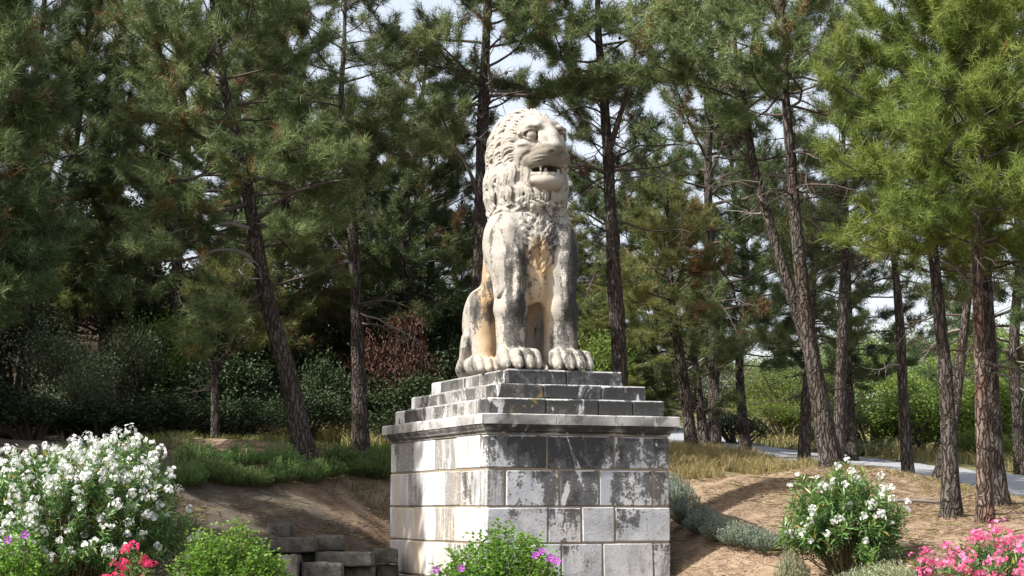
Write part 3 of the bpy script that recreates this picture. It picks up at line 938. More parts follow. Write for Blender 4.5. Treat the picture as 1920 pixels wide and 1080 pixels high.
for s in (-1, 1):
    groove([H(s * .20, .74, 3.49), H(s * .30, .60, 3.47), H(s * .37, .42, 3.38), H(s * .40, .34, 3.20)], .024, .03)
    groove([H(s * .36, .47, 3.63), H(s * .30, .52, 3.61), H(s * .20, .60, 3.60)], .016, .025)
    for j in range(3): groove([H(s * .14, .80, 3.39 - j * .05), H(s * .24, .72, 3.385 - j * .05), H(s * .31, .60, 3.37 - j * .05)], .012, .012)
lr = np.random.default_rng(21)
fz = 3.47
# carved locks of the mane in rows round the face, the hindmost row first
COLS = [(.00, .24, 17, .10, .55), (.14, .44, 15, .5, .48), (.34, .66, 14, .0, .45), (.56, .90, 14, .5, .42), (.80, 1.12, 12, 0., .4), (1.0, 1.34, 11, .5, .3)]
for ci in range(len(COLS) - 1, -1, -1):
    s0, s1, n_l, offs, curl = COLS[ci]
    for j in range(n_l):
        th0 = -2.35 + 4.7 * (j + offs + .25) / n_l + lr.uniform(-.05, .05)
        sg = (1 if th0 > 0 else -1) * min(1, abs(th0) * 2.5)
        ts = np.linspace(0, 1, 7); cl = curl * lr.uniform(.7, 1.35)
        wide = np.sin(np.pi * np.clip(ts * .80 + .16, 0, 1))
        for st in (-1, 1, 0):
            th = th0 + sg * cl * (ts ** 1.6) - sg * .10 * np.sin(ts * math.pi) + st * .090 * wide
            s_ = s0 + (s1 - s0) * np.sin(ts * 1.45) * (1 - .06 * abs(st))
            Rr = np.minimum(.43 + .75 * s_, .62)
            pp = np.array([H(r_ * math.sin(t_), .30 - .95 * q_, fz + r_ * 1.06 * math.cos(t_)) for r_, t_, q_ in zip(Rr, th, s_)])
            pp = project(D_MANE, pp, 5)
            lift = np.array((.004, .024, .038, .044, .042, .034, .012)) - (.010 if st else 0) + .006 * (ci % 2)
            pp = pp + grad(D_MANE, pp) * lift[:, None]
            chain(pp, [.012, .019, .024, .025, .023, .018, .007], .002, pad=.02)
seeds = []
# long swept locks of the neck, two overlapping rows
for z0, z1, n_l, skip, offs in ((3.02, 2.58, 24, 0.0, .4), (3.34, 2.84, 22, .95, 0.6)):
    for j in range(n_l):
        t = -math.pi + 2 * math.pi * (j + offs) / n_l
        if abs(t) < skip: continue
        sgn = 1 if t < 0 else -1
        ts = np.linspace(0, 1, 8)
        sweep = (.62 if abs(t) > .35 else .2) * sgn * min(1, abs(t)) + lr.uniform(-.14, .14); t += lr.uniform(-.07, .07)
        zz0 = z0 + lr.uniform(-.07, .07); zz1 = z1 + lr.uniform(-.10, .06)
        if skip == 0 and abs(t) < .8: zz0 -= .08
        tt = t + sweep * (ts + .25 * np.sin(ts * 5.5))
        zc = zz0 + (zz1 - zz0) * ts
        prof_ = np.sin(np.pi * np.clip(ts * .8 + .14, 0, 1))
        for st, lift in ((-1, 0), (1, 0), (0, .012)):
            th_ = tt + st * .070 * prof_
            pp = HC + np.outer(np.sin(th_), hl) * .64 + np.outer(np.cos(th_), hq) * .60 + np.outer(zc, E[2])
            pp = project(D_MANE, pp, 5)
            pp = pp + grad(D_MANE, pp) * (np.array((.004, .022, .036, .042, .042, .036, .026, .008)) + lift + (.012 if skip else 0))[:, None]
            chain(pp, [.012, .019, .023, .024, .023, .021, .016, .007], .002, pad=.02)
# lip of the mane over the shoulders and the tuft on the chest
D_B = D.copy()
for j in range(54):
    t = lr.uniform(-math.pi, math.pi)
    d_ = np.array((math.sin(t), math.cos(t), 0)); p = np.array((0.01, -1.02, lr.uniform(2.62, 2.76))) + d_ * .62
    ts = np.linspace(0, 1, 6)
    L_ = lr.uniform(.12, .22)
    sw = np.cross(d_, E[2]) * lr.choice((-1, 1)) * lr.uniform(.06, .13)
    for q_ in (-.5, .5):
        pp = p + np.cross(d_, E[2]) * q_ * .045 + np.outer(ts * L_, -E[2]) + np.outer(np.sin(ts * 3.6), sw)
        pp = project(D_B, pp, 4); pp = pp + grad(D_B, pp) * np.array((.012, .024, .028, .026, .020, .004))[:, None]
        chain(pp, [.016, .022, .025, .023, .018, .007], .003, pad=.02)
for row in range(8):
    z_ = 2.55 - row * .115; hw = .40 - row * .035
    m_ = max(3, int(hw * 2 / .095))
    for j in range(m_):
        x_ = (j + .5) / m_ * 2 * hw - hw + lr.uniform(-.02, .02)
        p = np.array((x_, -.35, z_ + lr.uniform(-.03, .03))); ts = np.linspace(0, 1, 6)
        cv = lr.choice((-1, 1)) * lr.uniform(.03, .09)
        pp = p + np.stack([cv * np.sin(ts * 3.4) - x_ * .35 * ts, ts * 0, -ts * lr.uniform(.15, .22)], -1)
        pp = project(D_B, pp, 5); pp = pp + grad(D_B, pp) * (np.array((.008, .022, .026, .025, .018, .004)) * (1.1 - row * .06))[:, None]
        chain(pp, [.012, .018, .021, .019, .014, .006], .004, pad=.02)
        pp2 = pp + np.array((.030, 0, .015))
        pp2 = project(D_B, pp2, 3); pp2 = pp2 + grad(D_B, pp2) * np.array((.006, .02, .024, .022, .016, .004))[:, None]
        chain(pp2, [.010, .016, .018, .017, .012, .006], .004, pad=.02)
for s in (-1, 1):
    chain([(s * .45, -.37, 1.85), (s * .42, -.36, 1.45), (s * .44, -.34, 1.12)], [.05, .055, .04], .06)      # front ridge of the arm
    chain([(s * .26, -.60, 1.55), (s * .24, -.50, 1.25), (s * .27, -.45, .80), (s * .26, -.45, .40)], [.025, .02, .02, .015], .03, 'sub')
    chain([(s * .62, -.40, 1.30), (s * .66, -.50, 1.16), (s * .66, -.66, 1.10)], [.02, .026, .02], .03, 'sub')
    chain([(s * .36, -.31, .80), (s * .45, -.28, .76), (s * .55, -.31, .80)], [.012, .016, .012], .025, 'sub')
    chain([(s * .70, -.95, 1.75), (s * .72, -.80, 1.45), (s * .68, -.66, 1.28)], [.03, .03, .02], .05, 'sub')
    chain([(s * .78, -1.72, 1.25), (s * .80, -1.60, .9), (s * .78, -1.62, .45)], [.02, .028, .02], .05, 'sub')
    chain([(s * .34, -.52, 2.15), (s * .22, -.45, 1.92), (s * .24, -.46, 1.72)], [.02, .026, .02], .05, 'sub')
# furrows: belly folds, veins on the arms, grooves between toes are already there
for s in (-1, 1):
    chain([(s * .22, -.60, 1.78), (s * .20, -.52, 1.5), (s * .24, -.5, 1.25)], [.016, .02, .012], .03, 'sub')
    chain([(s * .70, -1.15, 1.9), (s * .66, -1.1, 1.6), (s * .62, -1.05, 1.4)], [.03, .03, .02], .06, 'sub')
# wear: low noise over the whole figure
sub = np.stack(np.meshgrid(gax[0][::6], gax[1][::6], gax[2][::6], indexing='ij'), -1)
wn_ = (vnoise(sub, 4.0, 5) * .6 + vnoise(sub, 8.5, 6) * .4) * .014
idx = [np.minimum(np.arange(DIM[a_]) / 6.0, sub.shape[a_] - 1.001) for a_ in range(3)]
for a_ in range(3):
    i0 = idx[a_].astype(int); f_ = (idx[a_] - i0).reshape([-1 if q_ == a_ else 1 for q_ in range(3)])
    wn_ = np.take(wn_, i0, a_) * (1 - f_) + np.take(wn_, i0 + 1, a_) * f_
D += wn_.astype(np.float32)
D[:, :, :2] = np.maximum(D[:, :, :2], .004)


def surface_nets(D_):
    ins = D_ < 0
    n = np.array(D_.shape) - 1
    cnt = sum(ins[dx:dx + n[0], dy:dy + n[1], dz:dz + n[2]].astype(np.int8) for dx in (0, 1) for dy in (0, 1) for dz in (0, 1))
    act = (cnt > 0) & (cnt < 8)
    ci = np.argwhere(act); idx_ = np.full(n, -1, np.int32); idx_[act] = np.arange(len(ci))
    P = np.zeros((len(ci), 3)); c_ = np.zeros(len(ci))
    cs = [(a_, b_, c) for a_ in (0, 1) for b_ in (0, 1) for c in (0, 1)]
    for u in range(8):
        for v in range(u + 1, 8):
            if sum(abs(cs[u][q_] - cs[v][q_]) for q_ in range(3)) != 1: continue
            pa = ci + cs[u]; pb = ci + cs[v]
            da = D_[pa[:, 0], pa[:, 1], pa[:, 2]]; db = D_[pb[:, 0], pb[:, 1], pb[:, 2]]
            m_ = (da < 0) != (db < 0)
            t = np.where(m_, da / np.where(m_, da - db, 1), 0)[:, None]
            P += np.where(m_[:, None], pa + (pb - pa) * t, 0); c_ += m_
    P /= c_[:, None]
    Qs = []
    for ax in range(3):
        o1, o2 = [(1, 2), (2, 0), (0, 1)][ax]
        s0 = [slice(None)] * 3; s1 = [slice(None)] * 3
        s0[ax] = slice(0, -1); s1[ax] = slice(1, None)
        a_ = ins[tuple(s0)]; b_ = ins[tuple(s1)]
        for flip, m_ in ((False, a_ & ~b_), (True, ~a_ & b_)):
            e = np.argwhere(m_)
            e = e[(e[:, o1] > 0) & (e[:, o2] > 0) & (e[:, o1] < n[o1]) & (e[:, o2] < n[o2])]
            def g_(d1, d2):
                w = e.copy(); w[:, o1] -= d1; w[:, o2] -= d2
                return idx_[w[:, 0], w[:, 1], w[:, 2]]
            q_ = np.stack([g_(1, 1), g_(0, 1), g_(0, 0), g_(1, 0)], -1)
            Qs.append(q_[:, ::-1] if flip else q_)
    return P, np.concatenate(Qs)


P, Q = surface_nets(D)
V = LO + P * HS
# stains that belong to the stone
def blob(c, r, p=V):
    return np.clip(1 - np.sqrt((((p - np.asarray(c)) / np.asarray(r)) ** 2).sum(-1)), 0, 1)
nrm = grad(D, V)
x, y, z = V.T
hr = V - HC; hla, hqq = hr @ hl, hr @ hq
front = np.clip(nrm[:, 1], 0, 1)
B2 = lambda c, r: np.clip(blob(c, np.array(r) * 1.25) * 2.2, 0, 1)
crust = -.12 + 0 * x
crust += .60 * B2((-.40, -.30, 1.36), (.30, .50, .56)) * (.35 + .65 * front)
crust += .55 * B2((-.40, -.30, .62), (.36, .45, .55)) * (.35 + .65 * front)
crust += .72 * B2((.60, -.35, 1.45), (.26, .6, .70))
crust += .50 * B2((.50, -.30, .55), (.32, .5, .60))
crust += .55 * B2((-.62, -1.30, 1.12), (.30, .4, .42))
crust += .30 * B2((-.78, -1.9, .45), (.2, .5, .6))
crust += .12 * B2((-.25, -.35, 2.05), (.40, .4, .36))
crust += .22 * B2((.42, -.4, 2.05), (.36, .5, .40))
crust += .10 * B2((-.55, -.9, 2.0), (.3, .6, .5))
crust -= .22 * sstep(z, 2.45, 2.9)
ochre = -.10 + .9 * B2((0.0, -.75, 1.15), (.30, .7, 1.1)) * sstep(-np.abs(x), -.42, -.18)
ochre += .30 * B2((.08, -.4, 1.80), (.36, .4, .36))
ochre += 1.1 * B2((-.50, -1.3, .62), (.30, .5, .7))
ochre += 1.0 * B2((-.60, -1.40, 1.60), (.3, .5, .62))
ochre += .35 * B2((-.3, -.6, 2.0), (.5, .5, .25))
ochre += .5 * (z < 2.98) * B2(H(0, .5, 2.93), (.3, .4, .12))
grey = -.12 + 1.5 * B2(H(-.08, .52, 3.39), (.46, .50, .20)) * (1 - B2(H(0, .5, 3.15), (.4, .4, .10))) + .45 * B2(H(.05, .55, 3.02), (.18, .3, .10))
grey += .4 * B2((0, -.5, 2.15), (.8, .5, .4))
grey += .22 * sstep(z, 2.5, 2.9) * (hqq < .3)
white = -.5 + .75 * B2((.36, -.28, .92), (.15, .3, .45)) + .5 * B2((-.45, -.25, .15), (.4, .4, .25)) + .5 * B2((.45, -.25, .15), (.4, .4, .25))
white += .6 * B2((.30, -.35, 1.55), (.08, .3, .35)) + .45 * B2((-.62, -.35, 1.1), (.08, .4, .4)) + .3 * B2((-.3, -.35, 1.62), (.06, .3, .3))
L0 = -.26
lion_loc = SLAB_FRONT + LW * L0
lion = link('lion_statue', make_mesh('lion_statue', np.stack([x * 1.0, -y, z * 1.035], -1), [Q], M['statue'], True, {'crust': crust, 'ochre': ochre, 'grey': grey, 'white': white}))
# local x along the front face, local y into the depth: mirror of the sculpting frame in y, so flip the winding
lion.data.flip_normals()
lion.location = lion_loc + np.array((0, 0, .002))
lion.rotation_euler = (0, 0, A)
tag(lion, 'colossal weathered marble lion sitting upright on top of the stepped pedestal', 'lion statue')
print('lion', len(V), len(seeds), round(time.time() - T0, 1))

# ------------------------------------------------------------------ pines
def needles(P, Dn, n, length, width, spread, tint):
    """n needles on each twig point P (m,3) along Dn; returns V (m*n*3,3), tint"""
    m = len(P)
    base = np.repeat(P, n, 0) - np.repeat(Dn, n, 0) * (rng.random((m * n, 1)) * length * 1.1)
    d = unit(np.repeat(Dn, n, 0) * spread + rand_dirs(m * n))
    ln = length * rng.uniform(.7, 1.15, (m * n, 1))
    s_ = unit(np.cross(d, rand_dirs(m * n))) * width / 2
    V = np.stack([base - s_, base + s_, base + d * ln], 1).reshape(-1, 3)
    t = np.repeat(tint, n); t = np.where(t < .9, np.clip(t + rng.normal(0, .08, len(t)), 0, .9), t)
    return V, np.repeat(t, 3)


def trunk_mesh(path, rad, mat, name='trunk'):
    pts = smooth_path(path, max(16, int(len(path) * 12))); n = len(pts); sides = 18
    r_ = np.interp(np.linspace(0, 1, n), np.linspace(0, 1, len(rad)), rad)
    tan = unit(np.gradient(pts, axis=0)); ref = np.array((0, 1.0, 0))
    e1 = unit(np.cross(tan, ref)); e2 = np.cross(tan, e1)
    th = np.arange(sides) * 2 * math.pi / sides
    pp = np.stack([np.cos(th)[None] * 2.2 + 0 * r_[:, None], np.sin(th)[None] * 2.2 + 0 * r_[:, None], np.cumsum(np.r_[0, np.linalg.norm(np.diff(pts, axis=0), axis=1)])[:, None] * .7 + 0 * th[None]], -1)
    sd = int(rng.integers(1e6))
    q = 1 + .13 * vnoise(pp, 1.6, sd) + .07 * vnoise(pp, 4.1, sd + 1)
    hgt_ = np.linalg.norm(pts - pts[0], axis=1); r_ = r_ * (1 + .38 * np.exp(-np.maximum(hgt_ - .25, 0) / .28))
    q = q + (.16 * np.exp(-hgt_ / .4))[:, None] * np.sin(th * 5 + sd)[None]
    V = pts[:, None] + (r_[:, None] * q)[..., None] * (np.cos(th)[None, :, None] * e1[:, None] + np.sin(th)[None, :, None] * e2[:, None])
    i = np.arange(n - 1)[:, None] * sides; j = np.arange(sides)[None]; j2 = (j + 1) % sides
    return make_mesh(name, V.reshape(-1, 3), [np.stack([i + j, i + j2, i + sides + j2, i + sides + j], -1).reshape(-1, 4)], mat, True), pts, r_


def limb_path(p0, d0, length, n=7, droop=.0, wob=.22, up=.25):
    pts = [p0]; d = unit(d0)
    for k_ in range(n - 1):
        d = unit(d + rng.normal(0, wob, 3) * np.array((1, 1, .7)) + np.array((0, 0, up * (k_ / n) - droop)))
        pts.append(pts[-1] + d * length / (n - 1))
    return np.array(pts)


def foliate(tw_p, tw_d, path, r0, geo, dens, sub_len, bare=.3, droop=0.0):
    """twigs and side branches along a limb; collects twig points for the needles"""
    L_ = np.linalg.norm(np.diff(path, axis=0), axis=1).sum()
    ns = max(3, int(L_ * dens))
    fine = smooth_path(path, 40); tan = unit(np.gradient(fine, axis=0))
    for k_ in range(ns):
        t = bare + (1 - bare) * (k_ + rng.random()) / ns
        i = min(39, int(t * 39)); p = fine[i]; tg = tan[i]
        s_ = unit(np.cross(tg, E[2])) * (1 if k_ % 2 else -1)
        d = unit(tg * rng.uniform(.5, 1.0) + s_ * rng.uniform(.5, 1.1) + E[2] * rng.uniform(-.25, .5))
        sl_ = sub_len * rng.uniform(.5, 1.25) * (1.15 - .55 * t)
        sp = limb_path(p, d, sl_, 4, droop, .25, .35)
        tube(geo, sp, np.linspace(max(.006, r0 * .28), .004, 4), 3, cap=False)
        m = max(5, int(sl_ / .032))
        f = rng.uniform(.3, 1.0, m); f[0] = 1.0
        q = f * 3; a_ = np.minimum(q.astype(int), 2)
        pos = sp[a_] + (sp[a_ + 1] - sp[a_]) * (q - a_)[:, None]
        dd = unit(unit(sp[a_ + 1] - sp[a_]) + rand_dirs(m) * .55 + E[2] * .25)
        pos = pos + dd * rng.uniform(.03, .24, (m, 1)) + rng.normal(0, .05, (m, 3))
        tw_p.append(pos); tw_d.append(dd)
    tw_p.append(fine[-1:]); tw_d.append(tan[-1:])


def pine(label, path, w_base, crown_z, top_z, radius, nl=26, dens=3.2, sub=.9, mat='needle', bark='bark', nn=20, nlen=.21, nw=0.0114,
         dead=5, limbs_px=(), group='pines around the statue', brown=.04, prof=None, cones=40, az=None, sparse=1.0, lean=(0, 0), wlow=None):
    """path: world points of the trunk; crown from crown_z to top_z"""
    path = np.array(path, float)
    base = path[0].copy()
    d_up = unit(path[-1] - path[-2])
    while path[-1][2] < top_z - .6:
        d_up = unit(d_up * .75 + np.array((lean[0], lean[1], .45)) + rng.normal(0, .05, 3)); path = np.concatenate([path, [path[-1] + d_up * 1.6]])
    root = empty('pine_tree', tuple(base), label, 'pine tree', group)
    loc = path - base
    rr = w_base / 2 * .92 * np.linspace(1, 0, len(path)) ** .7; rr = np.maximum(rr, .03); rr[0] *= 1.12
    loc[0, 2] -= .25
    tm, pts, r_ = trunk_mesh(loc, rr, M[bark]); link('trunk', tm, root)
    zs = pts[:, 2] + base[2]
    tw_p, tw_d = [], []
    ph = rng.uniform(0, 6.28)
    for k_ in range(nl):
        t = (k_ + rng.uniform(.1, .9)) / nl
        z_ = crown_z + (top_z - crown_z) * t ** 1.05
        i = min(len(pts) - 1, int(np.searchsorted(zs, z_)))
        a_ = ph + k_ * 2.4 + rng.normal(0, .35)
        if az is not None and rng.random() < .6: a_ = az + rng.normal(0, .8)
        if prof: Lb = radius * np.interp(t, *prof)
        else: Lb = radius * np.interp(t, [0, .2, .5, .8, 1], [.75, 1.0, .95, .65, .25])
        Lb *= rng.uniform(.65, 1.15)
        el = np.interp(t, [0, .5, 1], [.0, .28, .9]) + rng.normal(0, .12)
        d = np.array((math.cos(a_) * math.cos(el), math.sin(a_) * math.cos(el), math.sin(el)))
        lp = limb_path(pts[i], d, Lb, 7, .03 if t < .4 else 0, .2, .22)
        g_ = Geo(); r0 = min(r_[i] * .4, .012 + .010 * Lb)
        tube(g_, lp, np.linspace(r0, .008, 7), 5)
        foliate(tw_p, tw_d, lp, r0, g_, dens * sparse, sub, .28 if t < .5 else .18)
        link('limb', g_.mesh('limb', M['twig'], True), root)
    for spec in limbs_px:
        lp = np.array(spec['pts']) - base
        g_ = Geo(); tube(g_, smooth_path(lp, 12), np.linspace(spec.get('r', .05), .01, 12), 6, rough=.06)
        for k_ in range(spec.get('twigs', 6)):
            i = rng.integers(0, len(lp) - 1); p = lp[i] + (lp[i + 1] - lp[i]) * rng.random()
            tube(g_, limb_path(p, unit(lp[i + 1] - lp[i]) + rand_dirs(1)[0] * .9, rng.uniform(.25, .8), 5, .0, .4, .1), np.linspace(.014, .004, 5), 3, cap=False)
        if spec.get('leaf'): foliate(tw_p, tw_d, smooth_path(lp, 7), .03, g_, dens * spec['leaf'], sub, spec.get('bare', .5), .05)
        link(spec.get('name', 'limb'), g_.mesh('limb', M[spec.get('mat', 'twig')], True), root)
    zb = zs[0] + 1.2 if wlow is None else wlow
    for k_ in range(dead):   # bare dead branches under the crown
        z_ = rng.uniform(zb + .35 * (crown_z - zb), crown_z + .15 * (top_z - crown_z)); i = min(len(pts) - 1, int(np.searchsorted(zs, z_)))
        a_ = rng.uniform(0, 6.28); Lb = rng.uniform(.35, .75) * radius
        lp = limb_path(pts[i], np.array((math.cos(a_), math.sin(a_), rng.uniform(-.25, .3))), Lb, 7, .04, .28, .0)
        g_ = Geo(); tube(g_, lp, np.linspace(.028, .006, 7), 4)
        for j in range(7):
            i2 = rng.integers(1, 6)
            tube(g_, limb_path(lp[i2], unit(lp[i2 + 1] - lp[i2]) * .8 + rand_dirs(1)[0] * .8, rng.uniform(.2, .7), 4, .03, .4, 0), np.linspace(.011, .003, 4), 3, cap=False)
        link('dead_branch', g_.mesh('dead_branch', M['deadwood' if rng.random() < .35 else 'twig'], True), root)
    P_ = np.concatenate(tw_p); Dn = np.concatenate(tw_d)
    clump = vnoise(P_, .9, int(rng.integers(9999))) * .28 + vnoise(P_, 2.3, int(rng.integers(9999))) * .18
    tint = np.clip(.45 + clump + rng.normal(0, .14, len(P_)), 0, .88)
    bn = vnoise(P_, .8, int(rng.integers(9999)))
    tint = np.where((bn > .42) & (rng.random(len(P_)) < brown * 5) | (rng.random(len(P_)) < brown * .15), rng.uniform(.955, 1, len(P_)), tint)
    V_, T_ = needles(P_, Dn, nn, nlen, nw, .75, tint)
    link('crown', make_mesh('crown', V_, [np.arange(len(V_)).reshape(-1, 3)], M[mat], False, {'tint': T_}), root)
    if cones:
        c_ = P_[rng.integers(0, len(P_), cones)] + rng.normal(0, .05, (cones, 3))
        o8 = np.array(((1, 0, 0), (-1, 0, 0), (0, 1, 0), (0, -1, 0), (0, 0, 1.5), (0, 0, -1.5))) * .036
        f8 = np.array(((0, 2, 4), (2, 1, 4), (1, 3, 4), (3, 0, 4), (2, 0, 5), (1, 2, 5), (3, 1, 5), (0, 3, 5)))
        VV = (c_[:, None] + o8[None]).reshape(-1, 3); FF = (f8[None] + np.arange(cones)[:, None, None] * 6).reshape(-1, 3)
        tag(link('pine_cones', make_mesh('pine_cones', VV, [FF], M['cone']), root), kind='stuff')
    pine.total = getattr(pine, 'total', 0) + len(V_) // 3
    return root


def tpath(pxs, d):
    p = [at(x, y, d) for x, y in pxs]
    p[0][2] = gz(p[0][0], p[0][1])
    return p


def pz(y, d): return float(at(960, y, d)[2])


def lpx(d0, d1, *pts): return [at(x, y, d0 + (d1 - d0) * i / max(1, len(pts) - 1)) for i, (x, y) in enumerate(pts)]


PW = lambda px, d: px * d / F_PX
# left of the lion
pine('pale barked pine leaning left above the rosemary, sunlit crown with dead limbs', tpath([(577, 850), (540, 700), (500, 560), (472, 400), (448, 280), (425, 180)], 34), PW(40, 34), pz(470, 34), pz(-60, 34), 2.7,
     nl=40, dens=3.6, sub=.85, nn=23, dead=6, brown=.03, cones=30, lean=(-.05, 0), mat='needle',
     limbs_px=[dict(pts=lpx(34, 33, (478, 415), (530, 372), (600, 345), (655, 336)), r=.055, twigs=4),
               dict(pts=lpx(34, 33, (468, 322), (400, 322), (340, 340), (285, 338)), r=.05, leaf=.8, bare=.6),
               dict(pts=lpx(34, 33, (482, 432), (420, 418), (360, 425), (310, 440)), r=.05, mat='deadwood', name='dead_branch', twigs=7),
               dict(pts=lpx(34, 33.4, (490, 500), (450, 472), (400, 470), (365, 490), (340, 484)), r=.045, mat='deadwood', name='dead_branch', twigs=9),
               dict(pts=lpx(34, 33, (495, 520), (450, 530), (410, 560), (385, 610)), r=.04, leaf=1.4, bare=.25),
               dict(pts=lpx(34, 33, (500, 545), (450, 575), (420, 600), (400, 640)), r=.035, leaf=1.3, bare=.35),
               dict(pts=lpx(34, 32.5, (470, 380), (400, 400), (330, 390), (260, 420)), r=.05, leaf=1.2, bare=.35),
               dict(pts=lpx(34, 32.8, (455, 300), (380, 260), (300, 230), (200, 230)), r=.05, leaf=1.3, bare=.3)])
pine('straight dark trunked pine with bare side branches, between the leaning pine and the lion', tpath([(678, 864), (672, 700), (668, 560), (658, 380), (648, 250), (640, 180), (646, 60)], 37), PW(31, 37), pz(350, 37), pz(-90, 37), 2.7,
     nl=34, dens=3.2, nn=20, dead=9, brown=.05, cones=60)
pine('dark tall pine directly behind the lion, trunk rising past its head', tpath([(898, 850), (898, 600), (902, 400), (906, 200), (912, 60), (914, -40)], 38), PW(37, 38), pz(215, 38), pz(-150, 38), 3.0,
     nl=30, dens=3.2, nn=20, dead=16, brown=.04, cones=90, wlow=pz(420, 38),
     limbs_px=[dict(pts=lpx(38, 37.5, (900, 385), (880, 320), (845, 260), (815, 180)), r=.06, leaf=.5, bare=.5)])
pine('dark pine just right of the lion with a forked top', tpath([(1172, 845), (1160, 640), (1148, 460), (1140, 300), (1132, 180), (1122, 60)], 39), PW(34, 39), pz(210, 39), pz(-130, 39), 3.3,
     nl=30, dens=3.4, nn=20, dead=17, brown=.04, cones=120, wlow=pz(620, 39),
     limbs_px=[dict(pts=lpx(39, 38.6, (1140, 285), (1165, 210), (1185, 130), (1198, 40)), r=.09, leaf=1.2, bare=.4),
               dict(pts=lpx(39, 38, (1140, 325), (1100, 312), (1065, 312)), r=.045, twigs=6),
               dict(pts=lpx(39, 38, (1150, 480), (1120, 510), (1095, 560)), r=.04, leaf=.9, bare=.5)])
# between lion and road
pine('low olive green pine with a thin crooked trunk beside the pedestal', tpath([(1302, 857), (1280, 700), (1262, 580), (1255, 480)], 44), PW(25, 44), pz(640, 44), pz(395, 44), 1.75,
     nl=30, dens=3.4, sub=.7, nn=20, dead=5, mat='needle_olive', brown=.10, cones=20)
pine('small pine with a dark drooping crown close behind the low olive green pine', tpath([(1327, 857), (1310, 740), (1300, 650)], 46.5), PW(23, 46), pz(770, 46), pz(560, 46), 1.7,
     nl=20, dens=3.4, sub=.7, nn=20, dead=2, mat='needle', brown=.03, cones=10)
pine('tall grey barked pine leaning left behind the white oleander', tpath([(1562, 878), (1535, 740), (1512, 600), (1495, 450), (1483, 300), (1473, 180), (1466, 40)], 34), PW(39, 34), pz(225, 34), pz(-70, 34), 2.7,
     nl=28, dens=3.2, nn=20, dead=12, brown=.05, cones=80, wlow=pz(500, 34))
pine('dark slanting pine crossing behind the tall grey barked pine', tpath([(1572, 874), (1535, 720), (1500, 600), (1470, 510), (1437, 400), (1412, 300), (1395, 190), (1380, 100)], 35.8), PW(32, 36), pz(215, 36), pz(-80, 36), 2.6,
     nl=28, dens=3.2, nn=20, dead=14, brown=.05, cones=90, wlow=pz(560, 36))
pine('slim upright pine with horizontal dead branches beside the pair of crossing pines', tpath([(1572, 872), (1577, 700), (1582, 540), (1586, 420)], 39), PW(27, 39), pz(480, 39), pz(230, 39), 2.0,
     nl=20, dens=3.0, nn=18, dead=10, brown=.06, cones=30, wlow=pz(700, 39))
pine('short dark pine trunk left of the tall grey barked pine, near the lane', tpath([(1504, 862), (1512, 740), (1520, 640), (1526, 540)], 42), PW(24, 42), pz(640, 42), pz(440, 42), 1.6,
     nl=18, dens=3.0, nn=18, dead=4, brown=.05, cones=20)
pine('slim dark pine standing alone at the near edge of the road', tpath([(1707, 934), (1694, 760), (1688, 620), (1678, 500), (1665, 380)], 40), PW(25, 40), pz(430, 40), pz(120, 40), 2.1,
     nl=22, dens=3.0, nn=18, dead=6, brown=.03, cones=40)
# right group
pine('grey barked pine left of the reddish trunk, crown bright green in the sun', tpath([(1785, 966), (1778, 800), (1770, 680), (1757, 540), (1745, 420), (1735, 250)], 29), PW(35, 29), pz(500, 29), pz(-60, 29), 2.0,
     nl=44, dens=3.8, sub=.8, nn=24, dead=3, mat='needle_bright', brown=.01, cones=30, nlen=.19)
pine('dark pine leaning right, half hidden behind the grey barked pine by the road', tpath([(1757, 944), (1785, 800), (1800, 680), (1815, 560), (1825, 430)], 33.5), PW(28, 33), pz(380, 33), pz(60, 33), 1.9,
     nl=20, dens=3.2, nn=20, dead=5, brown=.02, cones=20)
pine('reddish barked pine at the dry slope with the large bright crown, nearest the pink oleander', tpath([(1848, 980), (1842, 800), (1836, 640), (1832, 450), (1838, 280), (1845, 100)], 28), PW(31, 28), pz(470, 28), pz(-80, 28), 2.0,
     nl=46, dens=3.8, sub=.8, nn=24, dead=4, mat='needle_bright', bark='bark_red', brown=.01, cones=30, nlen=.19)
pine('thick dark pine trunk right behind the reddish barked pine', tpath([(1873, 964), (1862, 800), (1855, 640), (1850, 500), (1858, 300)], 31), PW(40, 31), pz(560, 31), pz(40, 31), 2.3,
     nl=30, dens=3.2, nn=20, dead=9, brown=.02, cones=40)
# upper left
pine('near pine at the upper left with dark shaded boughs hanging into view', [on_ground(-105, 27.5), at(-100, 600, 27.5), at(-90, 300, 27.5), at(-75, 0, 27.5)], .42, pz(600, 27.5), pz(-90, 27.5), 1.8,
     nl=50, dens=4.0, sub=.85, nn=23, dead=2, mat='needle_shaded', brown=.02, cones=40, az=0.1,
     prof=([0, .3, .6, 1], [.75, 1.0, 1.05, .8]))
pine('crooked young pine with a bent bare trunk in the shade of the left slope', tpath([(405, 790), (404, 720), (412, 680), (438, 645), (447, 590), (440, 550)], 37), PW(17, 37), pz(650, 37), pz(520, 37), 1.3,
     nl=16, dens=3.2, sub=.6, nn=20, dead=3, mat='needle_olive', brown=.03, cones=6)
print('hero pines', pine.total, round(time.time() - T0, 1))
